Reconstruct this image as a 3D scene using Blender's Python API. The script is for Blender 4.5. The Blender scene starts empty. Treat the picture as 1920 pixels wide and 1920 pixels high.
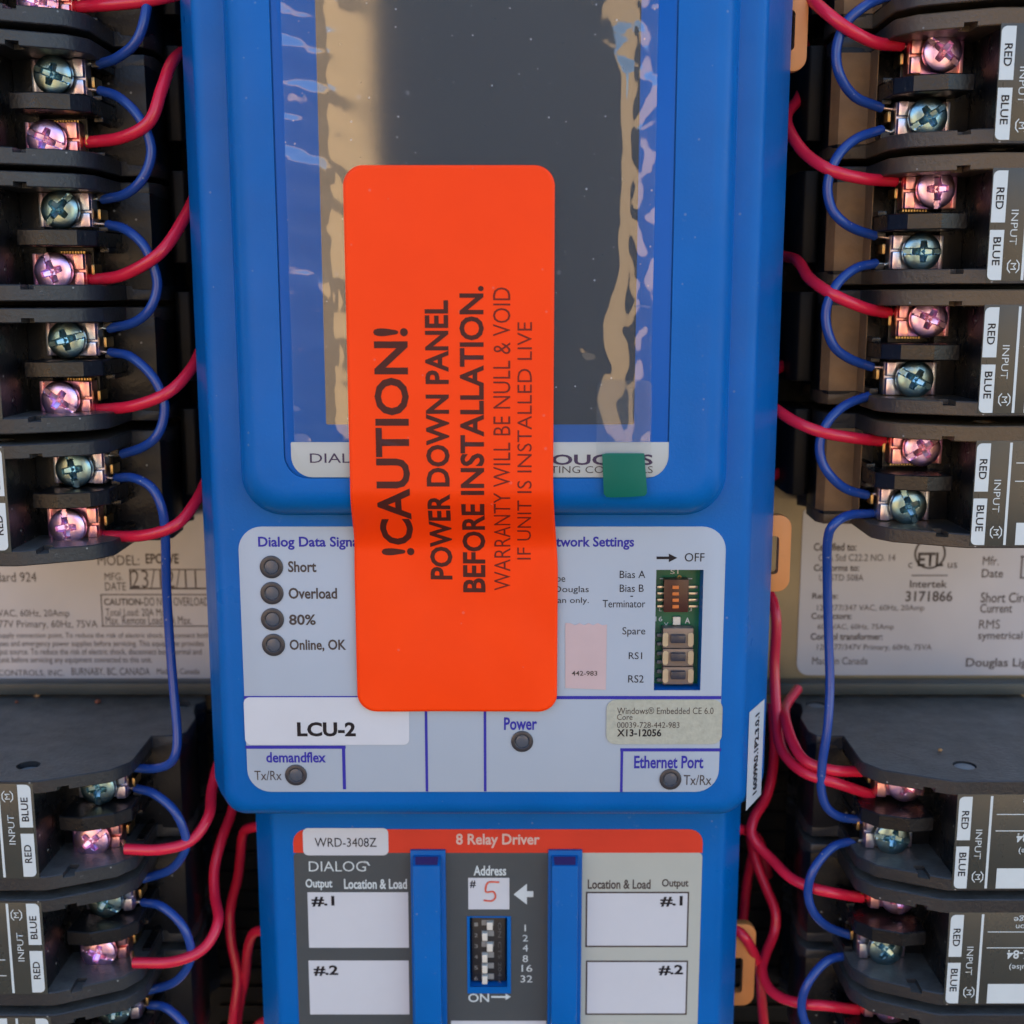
import bpy, bmesh, math, random
from mathutils import Vector, noise
R = math.radians
random.seed(7)
sc = bpy.context.scene
col = sc.collection

# ------------------------------------------------------------------ camera, sky, sun
# lengths below are in millimetres: x right, z up, d out of the panel towards the viewer
FPX, H = 2300.0, 250.0
TH = math.atan(410 / FPX)
cT, sT = math.cos(TH), math.sin(TH)
cam = bpy.data.cameras.new('camera'); co = bpy.data.objects.new('camera', cam); col.objects.link(co)
co.location = (0, -H / 1000, 0); co.rotation_euler = (math.pi / 2 - TH, 0, 0)
cam.sensor_width = 36; cam.lens = FPX / 1920 * 36
cam.clip_start = 0.01; cam.clip_end = 200
cam.dof.use_dof = True; cam.dof.focus_distance = 0.252; cam.dof.aperture_fstop = 16
sc.camera = co
world = bpy.data.worlds.new('World'); sc.world = world; world.use_nodes = True
nt = world.node_tree; bg = nt.nodes['Background']
sky = nt.nodes.new('ShaderNodeTexSky'); sky.sky_type = 'NISHITA'; sky.sun_disc = False
SUN_EL, SUN_AZ = R(42), R(35)       # azimuth from +Y towards +X: the sun stands behind the added blocking wall
sky.sun_elevation = SUN_EL; sky.sun_rotation = SUN_AZ
sky.dust_density = 0.6
nt.links.new(sky.outputs[0], bg.inputs[0]); bg.inputs[1].default_value = 0.15
sun = bpy.data.lights.new('sun', 'SUN'); so = bpy.data.objects.new('sun', sun); col.objects.link(so)
sun.energy = 4.5; sun.angle = R(0.5); sun.color = (1.0, 0.93, 0.82)
sdir = Vector((math.sin(SUN_AZ) * math.cos(SUN_EL), math.cos(SUN_AZ) * math.cos(SUN_EL), math.sin(SUN_EL)))
so.rotation_euler = (-sdir).to_track_quat('-Z', 'Y').to_euler(); so.location = sdir * 20
sc.view_settings.view_transform = 'Standard'; sc.view_settings.look = 'None'
sc.view_settings.gamma = 1; sc.view_settings.exposure = 1.86
sc.render.resolution_x = sc.render.resolution_y = 1024

# ------------------------------------------------------------------ helpers
def P(px, py, d=0.0):
    """where the line of sight through a point of the photo meets the plane at depth d"""
    x = (px - 960) / FPX; v = (py - 960) / FPX
    t = (H - d) / (cT - v * sT)
    return (x * t, (-sT - v * cT) * t)
def PX(px, py, d=0.0): return P(px, py, d)[0]
def PZ(px, py, d=0.0): return P(px, py, d)[1]

def tag(o, label=None, cat=None, group=None, kind=None):
    if label: o['label'] = label
    if cat: o['category'] = cat
    if group: o['group'] = group
    if kind: o['kind'] = kind
    return o
def empty(name, x=0, z=0, d=0, parent=None):
    o = bpy.data.objects.new(name, None); col.objects.link(o)
    o.location = (x / 1000, -d / 1000, z / 1000); o.empty_display_size = 0.01
    if parent: o.parent = parent
    return o

class MB:
    def __init__(s): s.v = []; s.f = []
    def add(s, vs, fs):
        n = len(s.v); s.v += [tuple(p) for p in vs]; s.f += [tuple(i + n for i in f) for f in fs]; return s
    def box(s, x0, x1, z0, z1, d0, d1):
        vs = [(x, z, d) for d in (d0, d1) for (x, z) in ((x0, z0), (x1, z0), (x1, z1), (x0, z1))]
        return s.add(vs, [(3, 2, 1, 0), (4, 5, 6, 7), (0, 1, 5, 4), (1, 2, 6, 5), (2, 3, 7, 6), (3, 0, 4, 7)])
    def loft(s, rings, cap0=True, cap1=True):
        n = len(rings[0]); vs = [p for r in rings for p in r]; fs = []
        for k in range(len(rings) - 1):
            for i in range(n):
                j = (i + 1) % n
                fs.append((k * n + i, k * n + j, (k + 1) * n + j, (k + 1) * n + i))
        if cap0: fs.append(tuple(reversed(range(n))))
        if cap1: fs.append(tuple((len(rings) - 1) * n + i for i in range(n)))
        return s.add(vs, fs)
    def prism(s, poly, d0, d1):            # outline in (x, z), thickness along d
        return s.loft([[(x, z, d0) for x, z in poly], [(x, z, d1) for x, z in poly]])
    def prism_z(s, poly, z0, z1):          # outline in (x, d), thickness along z
        return s.loft([[(x, z0, d) for x, d in poly], [(x, z1, d) for x, d in poly]])
    def sheet(s, poly, d):
        return s.add([(x, z, d) for x, z in poly], [tuple(range(len(poly)))])
    def lathe(s, prof, x=0, z=0, n=24, cap=True):   # prof (r, d)
        rings = [[(x + r * math.cos(2 * math.pi * i / n), z + r * math.sin(2 * math.pi * i / n), d) for i in range(n)] for r, d in prof]
        return s.loft(rings, cap, cap)
    def ring(s, x, z, r0, r1, d, n=32):
        a = [(x + r0 * math.cos(2 * math.pi * i / n), z + r0 * math.sin(2 * math.pi * i / n), d) for i in range(n)]
        b = [(x + r1 * math.cos(2 * math.pi * i / n), z + r1 * math.sin(2 * math.pi * i / n), d) for i in range(n)]
        return s.loft([a, b], False, False)
    def tube(s, pts, r, n=10, cap=True):
        pts = [Vector(p) for p in pts]; rings = []
        t = (pts[1] - pts[0]).normalized(); u = t.orthogonal().normalized()
        for i, p in enumerate(pts):
            t = (pts[min(i + 1, len(pts) - 1)] - pts[max(i - 1, 0)]).normalized()
            u = (u - t * u.dot(t)).normalized(); w = t.cross(u)
            rr = r(i / (len(pts) - 1)) if callable(r) else r
            rings.append([tuple(p + u * (rr * math.cos(a)) + w * (rr * math.sin(a))) for a in (2 * math.pi * k / n for k in range(n))])
        return s.loft(rings, cap, cap)
    def mesh(s, name, mat, bevel=0, seg=2, smooth=40, uvmap=None):
        bm = bmesh.new()
        vs = [bm.verts.new((x * .001, -d * .001, z * .001)) for x, z, d in s.v]
        for f in s.f:
            try: bm.faces.new([vs[i] for i in f])
            except ValueError: pass
        bmesh.ops.recalc_face_normals(bm, faces=bm.faces)
        if bevel:
            es = [e for e in bm.edges if len(e.link_faces) == 2 and e.calc_face_angle(0) > R(32)]
            bmesh.ops.bevel(bm, geom=es, offset=bevel * .001, segments=seg, profile=0.6, affect='EDGES', clamp_overlap=True)
        me = bpy.data.meshes.new(name); bm.to_mesh(me); bm.free()
        for p in me.polygons: p.use_smooth = bool(smooth)
        if smooth: me.set_sharp_from_angle(angle=R(smooth))
        if mat: me.materials.append(mat)
        return me
    def build(s, name, mat, parent=None, bevel=0, seg=2, smooth=40, label=None):
        return link(name, s.mesh(name, mat, bevel, seg, smooth), parent, label)
def link(name, me, parent=None, label=None):
    o = bpy.data.objects.new(name, me); col.objects.link(o)
    if parent: o.parent = parent
    if label: o['label'] = label
    return o
def place(o, x=0, z=0, d=0): o.location = (x * .001, -d * .001, z * .001); return o
def cut(o, cutter, bevel=0):
    """subtract a cutter MB from an object's mesh for good"""
    c = bpy.data.objects.new('cutter', cutter.mesh('cutter', None, smooth=0)); col.objects.link(c)
    m = o.modifiers.new('b', 'BOOLEAN'); m.operation = 'DIFFERENCE'; m.object = c; m.solver = 'EXACT'
    bpy.context.view_layer.update()
    me = bpy.data.meshes.new_from_object(o.evaluated_get(bpy.context.evaluated_depsgraph_get()))
    o.modifiers.clear(); me.name = o.name
    for p in me.polygons: p.use_smooth = True
    me.set_sharp_from_angle(angle=R(40))
    o.data = me; bpy.data.objects.remove(c)
def rr(x0, z0, x1, z1, r=1.0, n=6):
    """rounded rectangle; r one radius or (bottom left, bottom right, top right, top left)"""
    if not isinstance(r, (tuple, list)): r = (r,) * 4
    out = []
    for (cx, cz, a0, q) in ((x0 + r[0], z0 + r[0], 180, r[0]), (x1 - r[1], z0 + r[1], 270, r[1]), (x1 - r[2], z1 - r[2], 0, r[2]), (x0 + r[3], z1 - r[3], 90, r[3])):
        if q < 1e-6: out.append((cx, cz)); continue
        for k in range(n + 1):
            a = R(a0 + 90 * k / n); out.append((cx + q * math.cos(a), cz + q * math.sin(a)))
    return out
def spline(pts, step=1.0):
    p = [Vector(q) for q in pts]; p = [p[0] * 2 - p[1]] + p + [p[-1] * 2 - p[-2]]; out = []
    for i in range(1, len(p) - 2):
        n = max(3, int((p[i + 1] - p[i]).length / step))
        for k in range(n):
            t = k / n
            # centripetal-like Catmull-Rom
            a = 2 * p[i]; b = p[i + 1] - p[i - 1]
            c = 2 * p[i - 1] - 5 * p[i] + 4 * p[i + 1] - p[i + 2]; d = -p[i - 1] + 3 * p[i] - 3 * p[i + 1] + p[i + 2]
            out.append((a + b * t + c * t * t + d * t * t * t) * 0.5)
    out.append(p[-2]); return out

# ------------------------------------------------------------------ materials
def speck_fac(n, l, tc, scale, amount):
    """sparse dust grains of uneven size"""
    v = n.new('ShaderNodeTexVoronoi'); v.inputs['Scale'].default_value = scale; l.new(tc.outputs['Object'], v.inputs['Vector'])
    sep = n.new('ShaderNodeSeparateColor'); l.new(v.outputs['Color'], sep.inputs[0])
    th = n.new('ShaderNodeMapRange'); th.inputs[1].default_value = .3; th.inputs[2].default_value = 1; th.inputs[3].default_value = -.02; th.inputs[4].default_value = .13
    l.new(sep.outputs[0], th.inputs[0])
    sub = n.new('ShaderNodeMath'); sub.operation = 'SUBTRACT'; l.new(th.outputs[0], sub.inputs[0]); l.new(v.outputs['Distance'], sub.inputs[1])
    mr = n.new('ShaderNodeMapRange'); mr.inputs[1].default_value = 0; mr.inputs[2].default_value = .03; mr.inputs[4].default_value = amount
    l.new(sub.outputs[0], mr.inputs[0]); return mr.outputs[0]
def mat(name, colr=(.5, .5, .5), rough=.5, metal=0, bump=0, bscale=600, vary=0, vscale=60, coat=0, spec=.5, dust=0, dscale=900, col2=None, cscale=200, rvary=0, specks=0, sscale=420, settle=None):
    m = bpy.data.materials.new(name); m.use_nodes = True; n = m.node_tree.nodes; l = m.node_tree.links
    b = n['Principled BSDF']; tc = n.new('ShaderNodeTexCoord')
    b.inputs['Base Color'].default_value = (*colr, 1); b.inputs['Roughness'].default_value = rough
    b.inputs['Metallic'].default_value = metal; b.inputs['Specular IOR Level'].default_value = spec
    b.inputs['Coat Weight'].default_value = coat; b.inputs['Coat Roughness'].default_value = .08
    cur = None
    def nz(sc_, det=4, rg=.6):
        q = n.new('ShaderNodeTexNoise'); q.inputs['Scale'].default_value = sc_; q.inputs['Detail'].default_value = det; q.inputs['Roughness'].default_value = rg
        l.new(tc.outputs['Object'], q.inputs['Vector']); return q
    def mix(fac, a, bcol):
        x = n.new('ShaderNodeMix'); x.data_type = 'RGBA'
        l.new(fac, x.inputs[0])
        if isinstance(a, tuple): x.inputs[6].default_value = (*a, 1)
        else: l.new(a, x.inputs[6])
        if isinstance(bcol, tuple): x.inputs[7].default_value = (*bcol, 1)
        else: l.new(bcol, x.inputs[7])
        return x.outputs[2]
    def ramp(src, lo, hi):
        q = n.new('ShaderNodeMapRange'); q.inputs[1].default_value = lo; q.inputs[2].default_value = hi
        l.new(src, q.inputs[0]); return q.outputs[0]
    if vary:
        cur = mix(ramp(nz(vscale).outputs[0], .3, .7), tuple(c * (1 - vary) for c in colr), tuple(min(1, c * (1 + vary)) for c in colr))
    if col2:
        cur = mix(ramp(nz(cscale, 2, .4).outputs[0], .42, .6), cur or colr, col2)
    if dust:
        cur = mix(ramp(nz(dscale, 3, .75).outputs[0], .66, .74), cur or colr, tuple(c * (1 - dust) + dust * .35 for c in colr))
    if specks:
        cur = mix(speck_fac(n, l, tc, sscale, specks), cur or colr, (.42, .41, .38))
    if settle:      # dust that has settled on faces turned up
        g = n.new('ShaderNodeNewGeometry'); sx = n.new('ShaderNodeSeparateXYZ'); l.new(g.outputs['True Normal'], sx.inputs[0])
        f1 = n.new('ShaderNodeMath'); f1.operation = 'MULTIPLY'; l.new(ramp(sx.outputs[2], .8, .98), f1.inputs[0]); l.new(ramp(nz(180, 5, .7).outputs[0], .2, .62), f1.inputs[1])
        cur = mix(f1.outputs[0], cur or colr, settle)
    if cur: l.new(cur, b.inputs['Base Color'])
    if rvary:
        l.new(ramp2(n, l, nz(vscale * 1.7).outputs[0], rough - rvary, rough + rvary), b.inputs['Roughness'])
    if bump:
        bp = n.new('ShaderNodeBump'); bp.inputs['Strength'].default_value = bump; bp.inputs['Distance'].default_value = .0002
        l.new(nz(bscale).outputs[0], bp.inputs['Height']); l.new(bp.outputs[0], b.inputs['Normal'])
        if coat: l.new(bp.outputs[0], b.inputs['Coat Normal'])
    return m
def ramp2(n, l, src, lo, hi):
    q = n.new('ShaderNodeMapRange'); q.inputs[1].default_value = .3; q.inputs[2].default_value = .7
    q.inputs[3].default_value = lo; q.inputs[4].default_value = hi; l.new(src, q.inputs[0]); return q.outputs[0]

M = {}
M['blue'] = mat('blue_plastic', (.0, .112, .395), .36, spec=.18, bump=.25, bscale=1500, vary=.12, vscale=22, rvary=.1, specks=.22, dust=.10, dscale=380)
M['blue_sheet'] = mat('blue_overlay', (.0, .092, .38), .3, spec=.15, vary=.05, vscale=30)
M['glass'] = mat('display_glass', (.012, .014, .019), .05, spec=1.0, coat=.4, dust=.10, dscale=700)
M['panel'] = mat('pale_label', (.37, .43, .50), .42, vary=.03, vscale=25, bump=.05, bscale=900)
M['plate'] = mat('nameplate_silver', (.42, .44, .42), .4, vary=.03, vscale=40)
M['orange'] = mat('fluorescent_orange_paper', (1.0, .053, .0), .5, bump=.3, bscale=110, vary=.05, vscale=60, spec=.22, specks=.12, sscale=300)
M['ink'] = mat('black_ink', (.015, .012, .015), .5, spec=.2)
M['ink_orange'] = mat('black_ink_on_orange', (.07, .016, .012), .5, spec=.2)
M['ink_thin'] = mat('brown_ink_on_orange', (.16, .018, .010), .5, spec=.2)
M['ink_blue'] = mat('blue_ink', (.035, .03, .30), .45, spec=.2)
M['ink_grey'] = mat('grey_ink', (.07, .055, .05), .5, spec=.2)
M['ink_purple'] = mat('dark_purple_ink', (.03, .015, .06), .45)
M['ink_red'] = mat('red_marker', (.65, .10, .05), .5)
M['white'] = mat('white_print', (.56, .62, .62), .4, vary=.03, vscale=120)
M['whitelab'] = mat('white_sticker', (.55, .57, .60), .38, vary=.03, vscale=60)
M['silver'] = mat('silver_sticker', (.40, .42, .35), .38, metal=.15, bump=.3, bscale=1500, vary=.10, vscale=900)
M['pinkpaper'] = mat('pink_paper_label', (.52, .39, .39), .55, vary=.04, vscale=90)
M['green_tape'] = mat('green_tape', (.0, .12, .08), .4, spec=.2, vary=.10, vscale=50)
M['pcb'] = mat('green_circuit_board', (.0, .13, .06), .3, vary=.15, vscale=200)
M['orange_tab'] = mat('orange_plastic', (.62, .23, .06), .45, vary=.06, vscale=60)
M['black'] = mat('black_plastic', (.006, .006, .007), .30, spec=.4, bump=.5, bscale=1100, vary=.25, vscale=60, specks=.5, dust=.1, dscale=800, rvary=.08)
M['blacktop'] = mat('black_plastic_dusty', (.021, .021, .022), .38, bump=.7, bscale=1200, vary=.25, vscale=50, settle=(.10, .097, .088), specks=.6, dust=.25, dscale=800, rvary=.08)
M['blackwarm'] = mat('black_plastic_warm_light', (.024, .022, .022), .42, bump=.7, bscale=1200, col2=(.085, .055, .028), cscale=45, specks=.5)  # brown patches are warm light put into the colour
M['warmside'] = mat('brown_warm_light', (.22, .13, .062), .6, spec=.3, bump=.7, bscale=900, vary=.3, vscale=90, dust=.15, dscale=700)  # brown stands for warm light on the relays' left-facing sides
M['deep'] = mat('dark_duct_plastic', (.006, .006, .006), .5, spec=.2, bump=.4, bscale=500, vary=.3, vscale=40, dust=.08, dscale=500)
M['olive'] = mat('olive_black_label', (.050, .050, .040), .3, vary=.14, vscale=50, rvary=.06)
M['steel'] = mat('galvanized_backplate', (.22, .18, .11), .38, metal=.5, vary=.12, vscale=30, rvary=.08)
M['rating'] = mat('rating_label', (.38, .39, .43), .33, metal=.25, vary=.10, vscale=16)
M['red_wire'] = mat('red_insulation', (.62, .014, .045), .24, bump=.15, bscale=300, vary=.12, vscale=60, dust=.05)
M['blue_wire'] = mat('blue_insulation', (.014, .052, .25), .22, bump=.15, bscale=300, specks=.3, vary=.10, vscale=60)
M['blue_wire_print'] = mat('blue_insulation_printed', (.014, .052, .25), .22, bump=.15, bscale=300, dust=.7, dscale=520)
M['tin'] = mat('tinned_copper', (.72, .62, .48), .28, metal=1, bump=.3, bscale=1500)
M['brass'] = mat('brass_contact', (.42, .29, .12), .3, metal=1, bump=.3, bscale=900)
M['pink_screw'] = mat('pink_dyed_steel', (.98, .56, .66), .30, metal=1, bump=.2, bscale=900, col2=(.80, .52, .92), cscale=260, vary=.1, vscale=300)
M['pink_plate'] = mat('pink_dyed_plate', (1.0, .50, .46), .30, metal=1, bump=.5, bscale=500, col2=(.72, .34, .66), cscale=220)
M['blue_screw'] = mat('blue_dyed_steel', (.24, .43, .52), .28, metal=1, bump=.2, bscale=900, col2=(.26, .33, .30), cscale=260, vary=.1, vscale=300)
M['blue_plate'] = mat('blue_dyed_plate', (.58, .68, .80), .30, metal=1, bump=.5, bscale=500, col2=(.62, .50, .58), cscale=220)
M['rivet'] = mat('grey_rivet', (.22, .225, .22), .5, bump=.4, bscale=1200)
M['ledring'] = mat('led_bezel_black', (.035, .033, .038), .35)
M['lens'] = mat('smoked_lens', (.07, .08, .10), .25)
M['dipdark'] = mat('dip_switch_black', (.018, .018, .02), .4)
M['dipmaroon'] = mat('dip_switch_maroon', (.06, .015, .010), .3)
M['diporange'] = mat('dip_lever_orange', (.62, .16, .03), .4)
M['ivory'] = mat('ivory_plastic', (.66, .63, .54), .4)
M['tan_switch'] = mat('tan_switch_metal', (.22, .17, .14), .4, metal=.3)
M['tan_light'] = mat('tan_switch_pad', (.52, .40, .24), .4)
M['btn'] = mat('dark_button', (.035, .036, .05), .3)
M['drv_grey'] = mat('charcoal_print', (.055, .065, .07), .4, vary=.06, vscale=60)
M['drv_cream'] = mat('cream_print', (.42, .44, .39), .4, vary=.03, vscale=60)
M['drv_red'] = mat('red_print', (.62, .035, .012), .38, vary=.06, vscale=60)
M['purple_mark'] = mat('purple_mark', (.03, .022, .13), .6)
M['crumb'] = mat('tan_crumb', (.30, .16, .06), .7, vary=.3, vscale=500)
M['crumb_red'] = mat('rust_crumb', (.16, .045, .02), .7, vary=.3, vscale=500)
M['added_tanwall'] = mat('added_sunlit_tan_wall', (.62, .43, .24), .9, vary=.08, vscale=3)
M['ground'] = mat('concrete_ground', (.15, .135, .12), .9, vary=.15, vscale=2)
M['viewer_dark'] = mat('viewer_dark', (.020, .030, .046), .6)

def film_mat():
    m = bpy.data.materials.new('clear_film'); m.use_nodes = True; n = m.node_tree.nodes; l = m.node_tree.links
    n.remove(n['Principled BSDF']); out = n['Material Output']
    tr = n.new('ShaderNodeBsdfTransparent'); tr.inputs[0].default_value = (.97, .97, .97, 1)
    gl = n.new('ShaderNodeBsdfGlossy'); gl.inputs['Roughness'].default_value = .06; gl.inputs[0].default_value = (1, 1, 1, 1)
    df = n.new('ShaderNodeBsdfDiffuse'); df.inputs[0].default_value = (.62, .62, .66, 1)
    tc = n.new('ShaderNodeTexCoord'); nz = n.new('ShaderNodeTexNoise'); nz.inputs['Scale'].default_value = 650; nz.inputs['Detail'].default_value = 4; nz.inputs['Roughness'].default_value = .7
    l.new(tc.outputs['Object'], nz.inputs['Vector'])
    mr = n.new('ShaderNodeMapRange'); mr.inputs[1].default_value = .66; mr.inputs[2].default_value = .76; mr.inputs[3].default_value = .05; mr.inputs[4].default_value = .38
    l.new(nz.outputs[0], mr.inputs[0])
    mr.inputs[3].default_value = .025; mr.inputs[4].default_value = .12
    sp = speck_fac(n, l, tc, 560, .5); sp2 = speck_fac(n, l, tc, 210, .16); a1 = n.new('ShaderNodeMath'); a1.operation = 'ADD'; l.new(sp, a1.inputs[0]); l.new(mr.outputs[0], a1.inputs[1])
    a2 = n.new('ShaderNodeMath'); a2.operation = 'ADD'; l.new(a1.outputs[0], a2.inputs[0]); l.new(sp2, a2.inputs[1])
    m1 = n.new('ShaderNodeMixShader'); l.new(a2.outputs[0], m1.inputs[0]); l.new(tr.outputs[0], m1.inputs[1]); l.new(df.outputs[0], m1.inputs[2])
    fr = n.new('ShaderNodeFresnel'); fr.inputs[0].default_value = 1.6
    ma = n.new('ShaderNodeMath'); ma.operation = 'MULTIPLY'; ma.inputs[1].default_value = 1.9; l.new(fr.outputs[0], ma.inputs[0])
    m2 = n.new('ShaderNodeMixShader'); l.new(ma.outputs[0], m2.inputs[0]); l.new(m1.outputs[0], m2.inputs[1]); l.new(gl.outputs[0], m2.inputs[2])
    l.new(m2.outputs[0], out.inputs[0]); return m
M['film'] = film_mat()

# ------------------------------------------------------------------ lettering
def text_mesh(s, bold=0.0, align='LEFT'):
    cu = bpy.data.curves.new('t', 'FONT'); cu.body = s; cu.size = 1; cu.offset = bold; cu.resolution_u = 3; cu.align_x = align
    o = bpy.data.objects.new('t', cu); col.objects.link(o); bpy.context.view_layer.update()
    me = bpy.data.meshes.new_from_object(o.evaluated_get(bpy.context.evaluated_depsgraph_get()))
    bpy.data.objects.remove(o); bpy.data.curves.remove(cu); return me
def fit_text(s, x0, z0, x1, z1, d, m, parent, bold=0.0, rot=0, name='lettering', align='LEFT', slices=None, dfun=None):
    """lettering whose inked extent fills the rectangle x0..x1, z0..z1 (rot: 0 upright, 90 reads upwards, -90 downwards, 180 upside down)"""
    if 'M' in s: bold = 0
    me = text_mesh(s, bold, align)
    if not me.vertices: return None
    bm = bmesh.new(); bm.from_mesh(me); bpy.data.meshes.remove(me)
    c = {0: (1, 0), 90: (0, 1), -90: (0, -1), 180: (-1, 0)}[rot]
    for v in bm.verts:
        x, y = v.co.x, v.co.y
        v.co = (x * c[0] - y * c[1], x * c[1] + y * c[0], 0)
    xs = [v.co.x for v in bm.verts]; ys = [v.co.y for v in bm.verts]
    ax, bx, ay, by = min(xs), max(xs), min(ys), max(ys)
    for v in bm.verts:
        X = x0 + (v.co.x - ax) / max(1e-9, bx - ax) * (x1 - x0); Z = z0 + (v.co.y - ay) / max(1e-9, by - ay) * (z1 - z0)
        v.co = (X * .001, -d * .001, Z * .001)
    if dfun:
        bmesh.ops.triangulate(bm, faces=bm.faces)
        z = math.floor(z0)
        while z < z1:
            bmesh.ops.bisect_plane(bm, geom=bm.verts[:] + bm.edges[:] + bm.faces[:], plane_co=(0, 0, z * .001), plane_no=(0, 0, 1)); z += 1.5
        for v in bm.verts: v.co.y = -dfun(v.co.x * 1000, v.co.z * 1000) * .001
    for f in bm.faces:
        f.normal_update()
        if f.normal.y > 0: f.normal_flip()
    me = bpy.data.meshes.new(name); bm.to_mesh(me); bm.free(); me.materials.append(m)
    return link(name, me, parent)
def ptext(s, box, d, m, parent, bold=0.0, rot=0, **k):
    """same, the rectangle given as left, top, right, bottom in photo pixels on the plane d"""
    a, b, c, e = box; cx, cy = (a + c) / 2, (b + e) / 2
    return fit_text(s, PX(a, cy, d), PZ(cx, e, d), PX(c, cy, d), PZ(cx, b, d), d, m, parent, bold, rot, **k)
def prect(box, d, r=0, top=None):
    a, b, c, e = box; cy = (b + e) / 2; cx = (a + c) / 2
    return rr(PX(a, cy, d), PZ(cx, e, d), PX(c, cy, d), PZ(cx, b, d), r)
def pquad(pts, d): return [P(x, y, d) for x, y in pts]

# ------------------------------------------------------------------ ground, back panel and unseen walls added for the light
def setting():
    g = MB().box(-9000, 9000, -1500, -1400, -1200, 14000).build('ground', M['ground']); tag(g, kind='structure')
    w = MB().box(-4500, 3500, -1399, 2600, -1100, -95).build('sun_blocking_wall', M['added_tanwall']); tag(w, kind='structure')  # unseen wall added behind the panel to block the sun
    f = MB()  # unseen tan wall and left wing, added for warm reflections and bounce
    f.box(-3600, -620, -1399, 1500, 5600, 5900); f.box(720, 2600, -1399, 1450, 5600, 5900); f.box(-630, 730, 1751, 1900, 5601, 5899)
    f.box(-3600, -3400, -1399, 700, 300, 5590)
    f = f.build('added_facing_wall', M['added_tanwall']); tag(f, kind='structure')
    dd = MB().box(-619, 719, -1398, 1750, 5650, 5700).build('viewer_stand_in', M['viewer_dark']); tag(dd, kind='structure')  # added dark slab, stands in for the viewer's reflection in the screen
    b = MB().box(-170, 170, -230, 130, -64, -60).build('back_panel', M['steel']); tag(b, kind='structure')
setting()

# black ducts and rails on the backplate
def ducts():
    for (x0, x1, z0, z1, lab) in ((-150, -20, -52, 120, 'black wiring duct behind the blue unit beside the upper left relays'),
                                  (20, 150, -48, 120, 'black wiring duct behind the blue unit beside the upper right relays')):
        t = empty('wiring_duct', 0, 0, -60); tag(t, lab, 'wiring duct', 'black wiring ducts')
        o = MB().box(x0, x1, z0, z1, 0.05, 2.5).build('base', M['deep'], t, bevel=.3)
        xs = (65, 70.5) if x0 > 0 else (-78, -73)
        zz = z1 - 12
        while zz - 21 > z0 - 2:
            MB().prism_z([(xs[0], 2.5), (xs[1], 2.5), (xs[1], 22), (xs[1] - 1.2, 24), (xs[0] + 1.2, 24), (xs[0], 22)], zz - 20.5, zz).build('duct_finger', M['deep'], t, bevel=.5)
            zz -= 26.9
    # lower: slotted tray
    t = empty('slotted_tray', 0, 0, -60); tag(t, 'dark slotted tray behind the relay driver and the lower relays', 'tray')
    MB().box(-84, 80, -225, -108.5, 0.05, 3).build('base', M['deep'], t, bevel=.3)
    z = -113.0
    while z > -222:
        MB().box(-80, 76, z - 1.0, z, 3.02, 4.2).build('tray_rib', M['deep'], t, bevel=.2)
        z -= 5.6
    # vertical slot trims (brownish)
    for x in (-59.5, 51.5):
        for z in (-118, -141, -165, -188):
            MB().tube([(x, z, 5.2), (x, z - 13, 5.2)], .5, 8).build('slot_trim', M['brass'], t)
            MB().lathe([(1.1, 4.2), (1.1, 4.9), (.7, 5.1)], x + 6.5, z - 3, 12).build('tray_stud', M['rivet'], t)
    # rail lying above lower relays
    for (x0, x1, lab) in ((-150, -62, 'narrow grey rail under the left rating label'), (60, 150, 'narrow grey rail under the right rating label')):
        o = MB().box(x0, x1, -102.6, -99.6, -59.95, -55).build('rail', mat('rail_grey', (.035, .04, .036), .45, vary=.2, vscale=60), bevel=.3)
        tag(o, lab, 'rail', 'rails on the backplate')
ducts()

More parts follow.
